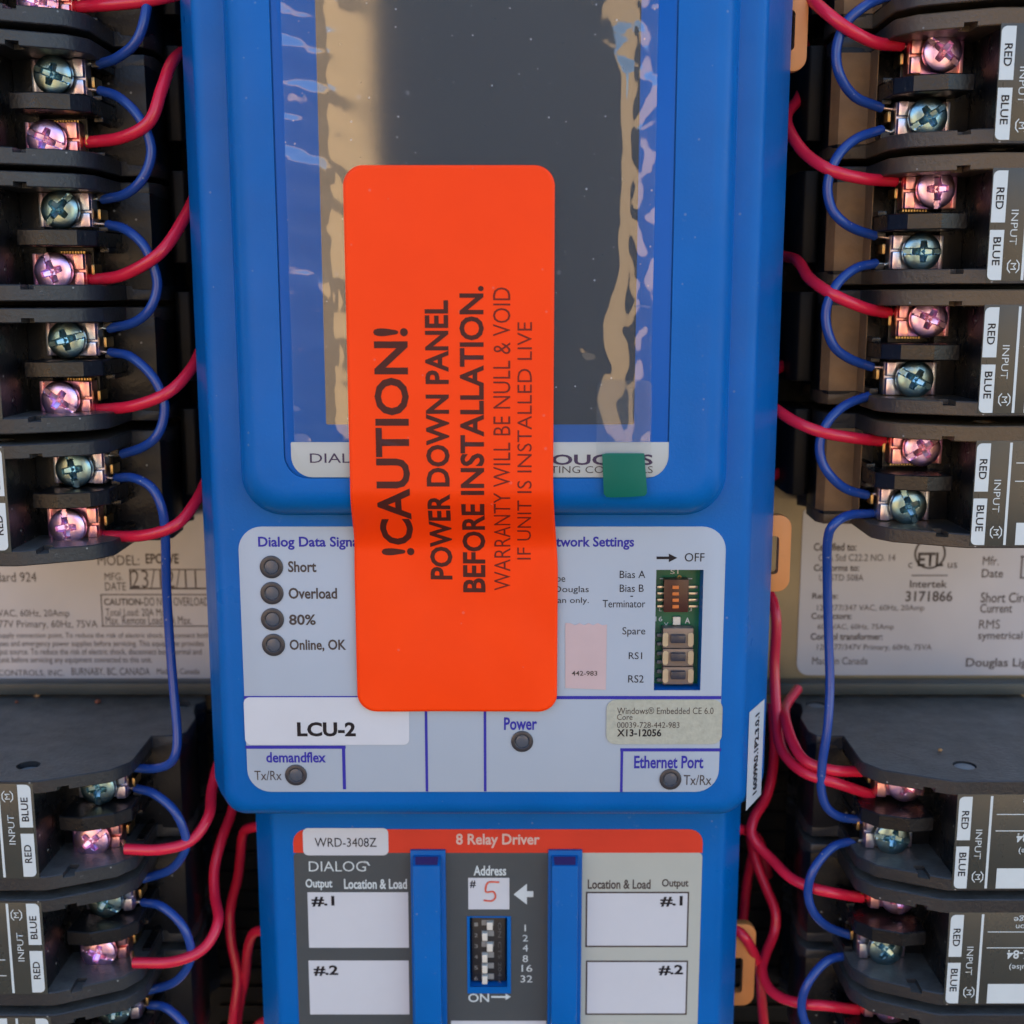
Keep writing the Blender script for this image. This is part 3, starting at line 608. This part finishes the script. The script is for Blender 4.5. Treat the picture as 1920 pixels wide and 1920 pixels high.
# ------------------------------------------------------------------ the lighting control unit
DB = 8.0      # raised bezel front
def lcu():
    t = empty('control_unit', 0, 0, 0)
    tag(t, 'large blue plastic lighting control unit with a dark screen and pale label panel', 'control unit')
    zt = 92
    zb = PZ(900, 1522, -4)
    # outer shell, back to front
    xl, xr = -67.9, 57.5
    fl_, fr_ = PX(392, 700, -2) + .6, PX(1412, 700, -2)
    rings = []
    def rg(x0, x1, z0, r, d): return [(x, z, d) for x, z in rr(x0, z0, x1, zt, (r, r, 4, 4), 8)]
    zs = PZ(900, 1489, -14)
    la, ra = fl_ - 1.35, fr_ + 1.0
    def fx(d): k = (-d - 2.4) / 12.6; return la + (xl - la) * k, ra + (xr - ra) * k
    rings = [rg(xl, xr, zs, 4.5, -59.9), rg(xl, xr, zs, 4.5, -15.6), rg(*fx(-14.4), zs - .05, 4.5, -14.4),
             rg(*fx(-9.4), zs - .4, 4.6, -9.4), rg(*fx(-8.9), zb + .1, 4.8, -8.9), rg(*fx(-4), zb, 4.8, -4.0), rg(*fx(-2.4), zb + .3, 4.8, -2.4),
             rg(fl_ - .7, fr_ + .3, zb + 1.3, 4.8, -.8), rg(fl_ + .5, fr_ - .9, zb + 2.6, 4.4, -.15), rg(fl_ + 1.6, fr_ - 2.1, zb + 3.8, 4, 0)]
    t['flank'] = [fx(-3)[1], fx(-13.4)[1]]
    sh = MB().loft(rings).build('housing', M['blue'], t, smooth=60)
    # window for the switches and small recess under it
    wa = (1228, 1068, 1316, 1294)
    x0, x1 = PX(wa[0], 1180), PX(wa[2], 1180); z0, z1 = PZ(1270, wa[3]), PZ(1270, wa[1])
    cut(sh, MB().box(x0, x1, z0, z1, -13, 4))
    # raised bezel
    bl, br = PX(440, 500, 0), PX(1371, 500, 0); bz = PZ(900, 963, 0)
    prof = [(-.6, -.3), (-.1, .15), (.25, 1.6), (.7, 3.6), (1.3, 5.2), (2.2, 6.5), (3.4, 7.4), (4.6, 7.85), (5.8, 8.0)]
    rings = [[(x, z, d) for x, z in rr(bl + i, bz + i * 1.05, br - i, 88 - i, (8.5 - i * .55,) * 2 + (6, 6), 10)] for i, d in prof]
    bz_ = MB().loft(rings).build('raised_bezel', M['blue'], t, smooth=60)
    ol, orr = PX(519, 450, DB), PX(1263, 450, DB); oz = PZ(900, 897, DB)
    cut(bz_, MB().prism(rr(ol, oz, orr, 84, (4.6, 4.6, 1, 1), 8), DB - .55, DB + 2))
    g = .28
    MB().prism(rr(ol + g, oz + g, orr - g, 83.7, (4.4, 4.4, 1, 1), 8), DB - .6, DB - .12).build('front_overlay', M['blue_sheet'], t, bevel=.08)
    D = DB - .07
    gl_ = (PX(601, 400, D), PZ(900, 796, D), PX(1196, 400, D), 80)
    MB().prism(rr(*gl_, .3), DB - .13, D).build('display', M['glass'], t)
    # nameplate
    nx0, nx1 = PX(546, 860, D), PX(1256, 860, D); nz0, nz1 = PZ(900, 895, D), PZ(900, 829, D)
    MB().prism(rr(nx0, nz0, nx1, nz1, (4.2, 4.2, .3, .3), 8), DB - .13, D).build('nameplate', M['plate'], t, bevel=.03)
    ptext('DIALOG', (581, 850, 712, 868), D + .05, M['ink_purple'], t, .0)
    ptext('DOUGLAS', (1000, 852, 1224, 872), D + .05, M['ink_purple'], t, .024)
    ptext('LIGHTING CONTROLS', (980, 874, 1224, 887), D + .05, M['ink_grey'], t, -.005)
    # pale label panel
    pa = (456, 987, 1353, 1483); px0, px1 = PX(456, 1240, .0), PX(1354, 1240, 0); pz0, pz1 = PZ(900, 1484), PZ(900, 987)
    pn = MB().prism(rr(px0, pz0, px1, pz1, 5.0, 8), -.2, .22).build('label_panel', M['panel'], t, bevel=.04)
    cut(pn, MB().box(x0, x1, z0, z1, -2, 2))
    D = .28
    for b in ((457, 1305, 1352, 1311), (460, 1398, 648, 1404), (642, 1404, 648, 1480), (797, 1311, 802, 1484), (907, 1311, 912, 1484), (1163, 1403, 1352, 1409), (1163, 1409, 1168, 1485)):
        MB().sheet(prect(b, D), D).build('printed_line', M['ink_blue'], t, smooth=0)
    tb = [('Dialog Data Signal', (484, 1006, 677, 1031), M['ink_blue'], .024), ('Network Settings', (1013, 1006, 1189, 1031), M['ink_blue'], .024),
          ('Short', (540, 1052, 593, 1073), M['ink_grey'], .024), ('Overload', (541, 1102, 632, 1123), M['ink_grey'], .024), ('80%', (542, 1152, 592, 1172), M['ink_grey'], .024),
          ('Online, OK', (543, 1199, 649, 1222), M['ink_grey'], .024), ('demandflex', (499, 1410, 611, 1430), M['ink_blue'], .024), ('Tx/Rx', (477, 1445, 528, 1463), M['ink_grey'], .0),
          ('Power', (945, 1345, 1007, 1369), M['ink_blue'], .024), ('Ethernet Port', (1189, 1417, 1319, 1441), M['ink_blue'], .024), ('Tx/Rx', (1282, 1453, 1334, 1472), M['ink_grey'], .0),
          ('OFF', (1284, 1037, 1321, 1053), M['ink'], .0), ('Bias A', (1162, 1070, 1210, 1084), M['ink'], .0), ('Bias B', (1162, 1096, 1207, 1110), M['ink'], .0),
          ('Terminator', (1130, 1125, 1210, 1139), M['ink'], .0), ('-', (1182, 1117, 1187, 1119), M['ink'], 0), ('Spare', (1167, 1176, 1210, 1194), M['ink'], .0), ('RS1', (1179, 1223, 1204, 1236), M['ink'], .0), ('RS2', (1178, 1266, 1207, 1280), M['ink'], .0),
          ('be', (1044, 1078, 1060, 1091), M['ink'], .0), ('by a Douglas', (1000, 1099, 1104, 1114), M['ink'], .0), ('technician only.', (985, 1120, 1104, 1134), M['ink'], .0)]
    for s, b, m, w in tb: ptext(s, b, D, m, t, w)
    ar = [(1231, 1043.5), (1254, 1043.5), (1254, 1038), (1270, 1046), (1254, 1054), (1254, 1048.5), (1231, 1048.5)]
    MB().sheet(pquad(ar, D), D).build('printed_arrow', M['ink'], t, smooth=0)
    for (x, y, r) in ((509, 1063, 2.42), (510, 1112, 2.42), (511, 1161, 2.42), (513, 1209, 2.42), (555, 1453, 2.35), (979, 1390, 2.35), (1257, 1461, 2.35)):
        X, Z = P(x, y, D)
        a = MB().lathe([(r, .2), (r, .42), (r - .12, .5), (1.62, .5), (1.45, .32), (1.45, .15)], X, Z, 36, False).build('indicator', M['ledring'], t)
        MB().lathe([(1.5, .16), (1.35, .34), (.9, .42), (.4, .44), (.02, .45)], X, Z, 24).build('lens', M['lens'], a)
    # behind the window: board, slide switches, three push buttons
    bd = MB().box(x0 - 1, x1 + 1, z0 - 1, z1 + 1, -9, -4.6).build('circuit_board', M['pcb'], t)
    Db = -4.5
    def q(px, py): return P(px, py, -5.5)
    def bx(b, d0, d1, nm, m, par, bevel=.12, lab=None):
        dd = max(d0, d1); return MB().box(PX(b[0], (b[1] + b[3]) / 2, dd), PX(b[2], (b[1] + b[3]) / 2, dd), PZ(1270, b[3], dd), PZ(1270, b[1], dd), d0, d1).build(nm, m, par, bevel=bevel, label=lab)
    dip = bx((1245, 1087, 1291, 1148), -4.6, -2.2, 'slide_switch_block', M['dipmaroon'], t)
    for k in range(4):
        y = 1101.5 + k * 12.1
        bx((1261, y - 3, 1273, y + 3), -2.3, -1.8, 'slide_lever', M['diporange'], dip, .06)
        for xa, xb in ((1232, 1245), (1291, 1309)):
            bx((xa, y - 2.8, xb, y + 2.2), -4.5, -3.6, 'solder_leg', M['tin'], dip, .15)
    wt = M['white']
    for b in ((1237, 1084, 1258, 1086), (1278, 1084, 1298, 1086)): MB().sheet(prect(b, Db), Db).build('board_print', wt, bd, smooth=0)
    ptext('S1', (1257, 1068, 1272, 1076), Db, wt, bd); ptext('J', (1292, 1140, 1297, 1146), Db, wt, bd); ptext('L', (1236, 1140, 1241, 1146), Db, wt, bd)
    ptext('16', (1229, 1156, 1242, 1165), Db, wt, bd); ptext('A', (1284, 1158, 1294, 1169), Db, wt, bd, .02); ptext('V', (1245, 1167, 1253, 1173), Db, wt, bd)
    X, Z = P(1274, 1083, Db); MB().ring(X, Z, .25, .5, Db + .03, 16).build('via', M['brass'], bd)
    bx((1262, 1157, 1276, 1172), -4.5, -3.7, 'chip', M['ivory'], t, .1)
    for k, (ya, yb) in enumerate(((1178, 1216), (1217, 1250), (1251, 1284))):
        b = bx((1243, ya, 1300, yb - .6), -4.6, -1.9, 'push_button', M['tan_switch'], t, .2)
        ym = (max(ya, 1183) + yb) / 2
        bx((1258, ym - 8, 1286, ym + 7), -2.0, -.8, 'button_cap', M['btn'], b, .25)
        for xa, xb in ((1242.6, 1253), (1290, 1300.4)):
            MB().prism(prect((xa, ym - 13, xb, ym + 13), -1.7, .55), -2.0, -1.7).build('button_pad', M['tan_light'], b)
        for yy in (ym - 8, ym + 8): bx((1232, yy - 3, 1243, yy + 3), -4.5, -3.8, 'solder_leg', M['rivet'], b, .1)
    # orange latch tabs sticking out of the side
    for (xo, ya, yb, ha, hb, lab) in ((1515, -12, 134, 18, 95, 'upper orange latch tab'), (1483, 966, 1110, 1005, 1077, 'middle orange latch tab')):
        dd = -17
        xx0 = 54.0; xx1 = PX(xo, (ya + yb) / 2, dd); za, zb2 = PZ(1480, yb, dd), PZ(1480, ya, dd)
        o = MB().prism(rr(xx0, za, xx1, zb2, (0, 2.9, 2.9, 0), 8), dd - 2.5, dd).build('latch_tab', M['orange_tab'], t, bevel=.35, label=lab)
        c = MB().prism(rr(xx0 + .5, PZ(1480, hb, dd), xx1 - 2.7, PZ(1480, ha, dd), 1.0, 5), dd - 5, dd + 3); cut(o, c)
    return t
lcu()

# ---- stickers and film on the unit (each could be peeled off: things of their own)
def sticker(poly, d0, d1, name, m, label, cat, texts=(), group=None, bevel=0):
    o = MB().prism(poly, d0, d1).build(name, m, None, bevel=bevel); tag(o, label, cat, group)
    for s, b, mm, w in texts: ptext(s, b, d1 + .05, mm, o, w)
    return o
sticker(prect((458, 1308, 767, 1397), .5, 1.3), .24, .36, 'white_sticker', M['whitelab'], 'pale lilac sticker reading LCU-2 under the orange sticker', 'sticker', (('LCU-2', (557, 1354, 667, 1381), M['ink'], .035),))
pp = [(1060, 1168), (1137, 1170), (1136.5, 1200), (1138, 1230), (1136, 1294)]
poly = [P(1060, 1290, .3), P(1136, 1293, .3), P(1138, 1171, .3)]
n = 9
for k in range(1, n): poly.append(P(1138 - k * (77 / n), 1170 + (2.2 if k % 2 else -1.6), .3))
poly.append(P(1060, 1168, .3))
sticker(poly, .24, .34, 'paper_label', M['pinkpaper'], 'small torn pink paper label with the number 442-983', 'label', (('442-983', (1072, 1258, 1120, 1267), M['ink_grey'], 0.01),))
sticker(prect((1137, 1312, 1354, 1395), .4, 2.0), .3, .44, 'silver_sticker', M['silver'], 'silver licence sticker printed X13-12056 below the push buttons', 'sticker',
        (('Windows® Embedded CE 6.0', (1157, 1326, 1338, 1339), M['ink_grey'], 0), ('Core', (1157, 1339, 1186, 1350), M['ink_grey'], 0), ('00039-728-442-983', (1157, 1354, 1274, 1365), M['ink_grey'], 0), ('X13-12056', (1157, 1367, 1240, 1381), M['ink'], .024)))
# serial number sticker on the unit's sloping right side
FL = tuple(bpy.data.objects['control_unit']['flank']); del bpy.data.objects['control_unit']['flank']
def side_sticker():
    t = empty('serial_sticker', 0, 0, 0); tag(t, 'narrow white serial number sticker on the blue unit\'s right side', 'sticker')
    # wraps the flared flank: follow its slope between d = -10.2 and -18
    def S3(u, v):   # u 0..1 across (towards the front), v along z (mm)
        (xa, xb) = FL; x = xb + (xa - xb) * u; d = -13.4 + 10.4 * u
        return (x + .10, v, d + .08)
    za, zb = PZ(1415, 1308, -14), PZ(1415, 1487, -14)
    mb = MB(); N = 24; rows = []
    for j in range(N + 1):
        v = zb + (za - zb) * j / N; rows.append([S3(.02 + .86 * i / 8, v) for i in range(9)])
    vs = [p for r_ in rows for p in r_]; fs = []
    for j in range(N):
        for i in range(8):
            fs.append((j * 9 + i, j * 9 + i + 1, (j + 1) * 9 + i + 1, (j + 1) * 9 + i))
    MB().add(vs, fs).build('label_sheet', M['whitelab'], t, smooth=60)
    s = '16009R0.1P2.3.0.1'
    o = fit_text(s, 0, zb + 2, 1, za - 2, 0, M['ink'], t, .03, 90)
    for v in o.data.vertices:
        u = .30 + .24 * (1 - v.co.x * 1000); p = S3(min(1, u), v.co.z * 1000); v.co = ((p[0] + .08) * .001, -(p[2] + .05) * .001, v.co.z)
side_sticker()

# caution sticker: lies on the screen film and bends down over the bezel edge
ZS0, ZS1 = PZ(840, 1333, 1.0), PZ(840, 310, 8.8)
def sdep(x, z):
    e = PZ(900, 915, 8); f = PZ(900, 1030, .5)     # bend zone
    t = min(1, max(0, (z - f) / (e - f))); t = t * t * (3 - 2 * t)
    d = .95 + t * (8.98 - .95)
    d += .16 * math.sin(z * .21 + x * .06) * (1 - t) + (.18 + .3 * (1 - t)) * (.6 + noise.noise(Vector((x * .07 + z * .03, z * .035 - x * .03, 3)))) + .26 * (.35 + .65 * (1 - t)) * noise.noise(Vector((x * .13 + z * .05, z * .07, 8)))
    d += .5 * max(0, (x - 4) / 6) * math.exp(-((z + 60) / 10) ** 2) * .5
    return d
def caution():
    xl, xr = PX(645, 400, 8.85), PX(1040, 400, 8.85)
    bl_, br_ = PX(668, 1200, .95), PX(1045, 1200, .95); NX, NZ = 60, 180; r = 3.9; mb = MB(); vs = []; fs = []
    for j in range(NZ + 1):
        for i in range(NX + 1):
            u, v = i / NX, j / NZ
            z = ZS0 + (ZS1 - ZS0) * v; x = xl + (xr - xl) * u
            # pull the corner vertices in to round them
            for cx, cz, sx, sz in ((xl + r, ZS0 + r, -1, -1), (xr - r, ZS0 + r, 1, -1), (xr - r, ZS1 - r, 1, 1), (xl + r, ZS1 - r, -1, 1)):
                dx, dz = (x - cx) * sx, (z - cz) * sz
                if dx > 0 and dz > 0:
                    m_ = max(dx, dz); h = math.hypot(dx, dz); k = m_ / h; x = cx + sx * dx * k; z = cz + sz * dz * k; break
            k = min(1, max(0, (-36 - z) / 22)); k = k * k * (3 - 2 * k); x += k * ((bl_ - xl) * (1 - u) + (br_ - xr) * u)
            vs.append((x, z, sdep(x, z)))
    for j in range(NZ):
        for i in range(NX):
            a = j * (NX + 1) + i; fs.append((a, a + 1, a + NX + 2, a + NX + 1))
    o = MB().add(vs, fs).build('caution_sticker', M['orange'], None, smooth=60)
    so_ = o.modifiers.new('thickness', 'SOLIDIFY'); so_.thickness = .00012; so_.offset = 1
    tag(o, 'large fluorescent orange sticker reading CAUTION POWER DOWN PANEL over the screen', 'sticker')
    fn = lambda x, z: sdep(x, z) + .21
    def dof(py): return 8.9 if py < 915 else (8.9 - (py - 915) / 115 * 7.9 if py < 1030 else 1.0)
    for s, b, m, w in (('!CAUTION!', (704, 615, 768, 1041), M['ink_orange'], .024), ('POWER DOWN PANEL', (799, 563, 843, 1086), M['ink_orange'], .026),
                       ('BEFORE INSTALLATION.', (863, 536, 908, 1110), M['ink_orange'], .026), ('WARRANTY WILL BE NULL & VOID', (925, 539, 957, 1106), M['ink_thin'], -.006),
                       ('IF UNIT IS INSTALLED LIVE', (970, 604, 997, 1048), M['ink_thin'], -.006)):
        ym = (b[1] + b[3]) / 2
        fit_text(s, PX(b[0], ym, dof(ym)), PZ(900, b[3], dof(b[3])), PX(b[2], ym, dof(ym)), PZ(900, b[1], dof(b[1])), 0, m, o, w, 90, dfun=fn)
caution()

# clear protective film with a pull tab ending in green tape
def film():
    x0, x1 = PX(540, 400, 8), PX(1227, 400, 8); z0, z1 = PZ(900, 828, 8), 79
    NX, NZ = 150, 220; vs = []; fs = []
    xa = PX(1150, 400, 8); xb = PX(600, 400, 8); xt = PX(1118, 770, 8); zt = PZ(1150, 712, 8)
    for j in range(NZ + 1):
        for i in range(NX + 1):
            x = x0 + (x1 - x0) * i / NX; z = z0 + (z1 - z0) * j / NZ
            V = Vector
            edge = 6 + 7 * noise.noise(V((0, z * .07, 5))) ; wr = 1 / (1 + math.exp(-(x - (x1 - edge - 3 + max(0, (z - 35) * .12) )) / .8))
            wl = 1 / (1 + math.exp((x - (x0 + 9 + 6 * max(0, noise.noise(V((3, z * .08, 1)))))) / 1.5))
            wb = math.exp(-(z - z0) / 2.5) * .5
            d = .12
            zb_ = (z + 14) / 9
            wz = 1.6 + 7.5 / (1 + math.exp(-(z - 46) / 4)) + 10.5 * math.exp(-zb_ * zb_) + 1.1 * noise.noise(V((0, z * .16, 5)))
            xc = x1 - 4.4 - .03 * (60 - z) * .3            # right end of the crease
            q = (xc - x) / wz                               # 0 at its right end, 1 at its left end
            sm = 0 if q > 1 else (1 if q < 0 else .5 + .5 * math.cos(math.pi * q))
            rz_ = min(1, max(0, (x - 9) / 11)); rz_ = rz_ * rz_ * (3 - 2 * rz_)
            d += .32 * rz_ - sm * wz * min(.10, .38 / wz)
            ins = math.exp(-((q - .5) / .55) ** 2) if wz > 0 else 0
            d += ins * (.30 * noise.noise(V((x * .13, z * .16, 2))) + .05 * noise.noise(V((x * .4, z * .4, 7)))) * min(1.6, wz / 5)
            d += (1 if x > xc else 0) * min(1, (x - xc) / 1.5) * .22 * noise.noise(V((x * .3, z * .28, 21)))
            d += .09 * max(0, x0 + 8.0 - x) + wl * (.55 * noise.noise(V((x * .04 + z * .02, z * .19 + x * .05, 9))) + .05 * noise.noise(V((x * .2, z * .6, 4))))
            d += wb * .3 * noise.noise(V((x * .3, z * .2, 11)))
            d += .025 * noise.noise(V((x * .08, z * .06, 12))) + .016 * (wl + (1 if x > xc - wz else 0)) * noise.noise(V((x * .8, z * .9, 31)))
            if z < ZS1 + 1.5: d = min(d, .22 + max(0, -34.2 - x) * .3 + max(0, x - 8.6) * .3)
            vs.append((x, z, DB + max(.02, d)))
    for j in range(NZ):
        for i in range(NX):
            a = j * (NX + 1) + i; fs.append((a, a + 1, a + NX + 2, a + NX + 1))
    t = MB().add(vs, fs).build('protective_film', M['film'], None, smooth=80)
    tag(t, 'crinkled clear protective film over the dark screen with a green pull tab', 'film')
    # clear tab strip, doubled film
    d = DB + 1.15
    MB().sheet(rr(PX(1119, 770, d), PZ(1150, 852, d), PX(1222, 770, d), PZ(1150, 713, d), (.1, .1, 1.4, 1.4)), d).build('tab_strip', M['film'], t, smooth=0)
    g = [P(1129, 852, d + .2), P(1137, 850, d + .2), P(1208, 850, d + .2), P(1213, 915, d + .2), P(1213, 925, d + .2), P(1209, 930, d + .2), P(1180, 932, d + .2), P(1145, 933, d + .2), P(1137, 932, d + .2), P(1132, 926, d + .2)]
    g.reverse()
    MB().prism(g, d + .05, d + .2).build('pull_tab', M['green_tape'], t, bevel=.05, label='green tape end')
film()

# ------------------------------------------------------------------ the relay driver below
DD = -11.0
def driver():
    t = empty('relay_driver', 0, 0, DD); 
    t.location = (0, 0, 0); tag(t, 'blue relay driver module with a red header and white number boxes below the control unit', 'module')
    zt = -103; zb = -215
    ol, orr = PX(492, 1740, DD - 12), PX(1381, 1740, DD - 12)
    fl_, fr_ = PX(511, 1740, DD) + .6, PX(1352, 1740, DD)
    def rg(x0, x1, d): return [(x, z, d) for x, z in rr(x0, zb, x1, zt, 2.0, 5)]
    MB().loft([rg(ol, orr, -59.9), rg(ol, orr, DD - 12), rg(ol + .8, orr - 1.2, DD - 6), rg(fl_ - .7, fr_ + 1.0, DD - 1.6), rg(fl_ - .2, fr_ + .4, DD - .5), rg(fl_ + .6, fr_ - .5, DD - .05), rg(fl_ + 1.4, fr_ - 1.4, DD)]).build('housing', M['blue'], t, smooth=60)
    pl_ = lambda b, dd, r=0: prect(b, dd, r)
    D = DD + .1
    px0, px1 = PX(555, 1740, D), PX(1313, 1740, D); pz1 = PZ(900, 1555, D); pzr = PZ(900, 1599, D)
    xm = PX(1060, 1740, D)
    MB().prism(rr(px0, pzr, px1, pz1, (0, 0, 3.2, 3.2), 6), DD - .1, D).build('red_header', M['drv_red'], t)
    MB().prism(rr(px0, zb + 3, xm, pzr - .005), DD - .1, D).build('dark_label', M['drv_grey'], t)
    MB().prism(rr(xm + .005, zb + 3, px1, pzr - .005), DD - .1, D).build('cream_label', M['drv_cream'], t)
    D2 = D + .05
    W, K = M['white'], M['ink']
    for s, b, m, w in (('8 Relay Driver', (855, 1563, 1012, 1590), mat('salmon_print', (.62, .42, .36), .4), .024), ('Address', (888, 1623, 949, 1642), W, .024),
                       ('Output', (573, 1648, 623, 1669), W, .024), ('Location & Load', (645, 1648, 763, 1667), W, .024), ('DIALOG', (579, 1615, 686, 1634), W, -.005),
                       ('Location & Load', (1102, 1649, 1220, 1667), M['ink_grey'], .024), ('Output', (1241, 1648, 1291, 1667), M['ink_grey'], .024),
                       ('1', (983.5, 1734, 986, 1746), W, .0), ('2', (980, 1753, 990, 1765), W, .0), ('4', (980, 1771, 990, 1784), W, .0), ('8', (980, 1791, 990, 1804), W, .0),
                       ('16', (978, 1809, 998, 1822), W, .0), ('32', (976, 1829, 998, 1842), W, .0), ('ON', (878, 1863, 917, 1879), W, .01)):
        ptext(s, b, D2, m, t, w)
    # little arc over the G of the mark
    MB().sheet(pquad([(682, 1614), (690, 1616), (694, 1623), (691, 1623), (687, 1618), (682, 1617)], D2), D2).build('printed_mark', W, t, smooth=0)
    def sheet(b, m, nm, dd=D2, par=t): return MB().sheet(pl_(b, dd), dd).build(nm, m, par, smooth=0)
    wbx = M['whitelab']
    for b, s, tb in (((578, 1673, 766, 1777), '#.1', (584, 1680, 627, 1700)), ((580, 1801, 767, 1902), '#.2', (588, 1810, 634, 1830))):
        sheet(b, wbx, 'write_on_box'); ptext(s, tb, D2 + .05, K, t, .03)
    for b, s, tb in (((1098, 1672, 1291, 1776), '#.1', (1238, 1680, 1280, 1700)), ((1098, 1801, 1289, 1903), '#.2', (1235, 1809, 1281, 1829))):
        sheet(b, M['ink_grey'], 'box_outline'); sheet((b[0] + 3, b[1] + 3, b[2] - 3, b[3] - 3), wbx, 'write_on_box', D2 + .04); ptext(s, tb, D2 + .09, K, t, .03)
    sheet((878, 1646, 955, 1705), wbx, 'write_on_box'); ptext('#', (881, 1651, 892, 1665), D2 + .05, K, t, .02)
    five = [(936, 1654), (915, 1655), (911, 1672), (925, 1672), (929, 1682), (922, 1689), (907, 1688)]
    sp = spline([(*P(x, y, D2 + .05), D2 + .05) for x, y in five], .3)
    MB().tube(sp, .22, 6).build('handwritten_five', M['ink_red'], t)
    sheet((846, 1914, 1024, 1990), wbx, 'write_on_box')
    MB().sheet(pquad([(963, 1677), (988, 1657), (988, 1671), (1000, 1671), (1000, 1682), (988, 1682), (988, 1696)], D2), D2).build('printed_arrow', W, t, smooth=0)
    MB().sheet(pquad([(921, 1867.5), (948, 1867.5), (948, 1863), (958, 1869), (948, 1875), (948, 1871), (921, 1871)], D2), D2).build('printed_arrow', W, t, smooth=0)
    # address switch: recessed frame, black block, six white levers
    fr = MB().prism(prect((876, 1718, 958, 1862), D2), DD - .1, DD + .32).build('switch_frame', M['blue'], t)
    wx0, wz0, wx1, wz1 = PX(881, 1790, D2), PZ(910, 1850, D2), PX(951, 1790, D2), PZ(910, 1720, D2)
    c = MB().box(wx0, wx1, wz0, wz1, DD - .4 + .0, DD + 3); cut(fr, c)
    hs = [o for o in kids(t) if o.name.startswith('housing') or o.name.startswith('dark_label')]
    for o in hs: cut(o, MB().box(wx0, wx1, wz0, wz1, DD - 5, DD + 3))
    blk = MB().box(wx0 + .4, wx1 - .4, wz0 + .4, wz1 - .3, DD - 4.8, DD - 1.6).build('switch_block', M['dipdark'], t, bevel=.15)
    for k in range(6):
        y = 1733 + k * 20.2; on = k in (0, 2); dq = DD - 1.2
        sl = MB().box(PX(903, y, dq), PX(926, y, dq), PZ(910, y + 3, dq), PZ(910, y - 7, dq), DD - 1.7, DD - 1.45).build('lever_slot', M['rivet'], blk)
        xa, xb = (913, 924) if on else (904, 914)
        MB().box(PX(xa, y, dq), PX(xb, y, dq), PZ(910, y + 8.5, dq), PZ(910, y - 6, dq), DD - 1.6, DD - .5).build('slide_lever', M['ivory'], blk, bevel=.15)
        ptext(str(k + 1), (889, y - 3, 896, y + 4), DD - 1.55, M['rivet'], blk)
    ptext('ON CTS 204-6', (934, 1730, 940, 1846), DD - 1.55, mat('worn_grey_print', (.12, .12, .12), .5), blk, -.01, -90)
    # two raised bars
    for (xa, xb) in ((772, 837), (1027, 1090)):
        c0, c1 = PX(xa, 1740, D), PX(xb, 1740, D); z1 = PZ(800, 1592, D)
        MB().box(c0, c1, zb + 2, z1, DD - .2, DD + .9).build('bar_collar', M['blue'], t, bevel=.2)
        b = MB(); x0_, x1_ = c0 + .75, c1 - 1.1
        b.loft([[(x0_ - .15, zb + 2.1, DD + .5), (x1_ + .15, zb + 2.1, DD + .5), (x1_ + .15, z1 - .9, DD + .5), (x0_ - .15, z1 - .9, DD + .5)],
                [(x0_, zb + 2.1, DD + 4.2), (x1_, zb + 2.1, DD + 4.2), (x1_, z1 - 2.2, DD + 4.2), (x0_, z1 - 2.2, DD + 4.2)]])
        bar = b.build('raised_bar', M['blue'], t, bevel=.35)
        MB().add([(x0_ + .5, z1 - 1.15, DD + 1.55), (x1_ - .5, z1 - 1.15, DD + 1.55), (x1_ - .6, z1 - 1.98, DD + 3.9), (x0_ + .6, z1 - 1.98, DD + 3.9)], [(0, 1, 2, 3)]).build('end_mark', M['purple_mark'], bar, smooth=0)
    dd = -27
    o = MB().prism(rr(42, PZ(1400, 1886, dd), PX(1416, 1810, dd), PZ(1400, 1733, dd), (0, 2.9, 2.9, 0), 8), dd - 2.5, dd).build('latch_tab', M['orange_tab'], t, bevel=.35, label='lower orange latch tab')
    cut(o, MB().prism(rr(43, PZ(1400, 1862, dd), PX(1393, 1810, dd), PZ(1400, 1796, dd), .9, 5), dd - 5, dd + 3))
driver()
sticker(prect((568, 1553, 728, 1604), DD + .3, 1.2), DD + .12, DD + .26, 'white_sticker', M['whitelab'], 'white sticker reading WRD-3408Z on the red header', 'sticker', (('WRD-3408Z', (590, 1571, 706, 1588), M['ink'], 0),))

# ------------------------------------------------------------------ debris on the top plates
def crumb(px, py, r, m, label, zoff):
    # on the top plane of the first lower relay
    Z = -116.2 + HZ + .1
    x = (px - 960) / FPX; v = (py - 960) / FPX
    tt = Z / (-sT - v * cT); X = x * tt; d = H - (cT - v * sT) * tt
    bm = bmesh.new(); bmesh.ops.create_icosphere(bm, subdivisions=2, radius=r * .001)
    for q in bm.verts:
        f = 1 + .45 * noise.noise(Vector((q.co.x * 900 + px, q.co.y * 900, q.co.z * 900)))
        q.co = (q.co.x * f, q.co.y * f * .9, q.co.z * f * .75)
    me = bpy.data.meshes.new('crumb'); bm.to_mesh(me); bm.free(); me.materials.append(m)
    o = link('crumb', me); o.location = (X * .001, -d * .001, (Z + r * .6) * .001); tag(o, label, 'crumb', 'crumbs on the relay tops')
crumb(70, 1305, .95, M['crumb'], 'yellowish crumb on top of the lower left relay stack', 0)
crumb(183, 1318, .85, M['crumb_red'], 'rust brown crumb in the middle of the lower left relay top', 0)
crumb(280, 1295, .8, M['crumb_red'], 'small brown crumb near the blue wire on the left relay top', 0)
crumb(32, 1318, .45, M['crumb_red'], 'tiny dark crumb at the far left of the left relay top', 0)
crumb(1762, 1408, .5, M['crumb'], 'tiny tan crumb on the lower right relay top', 0)
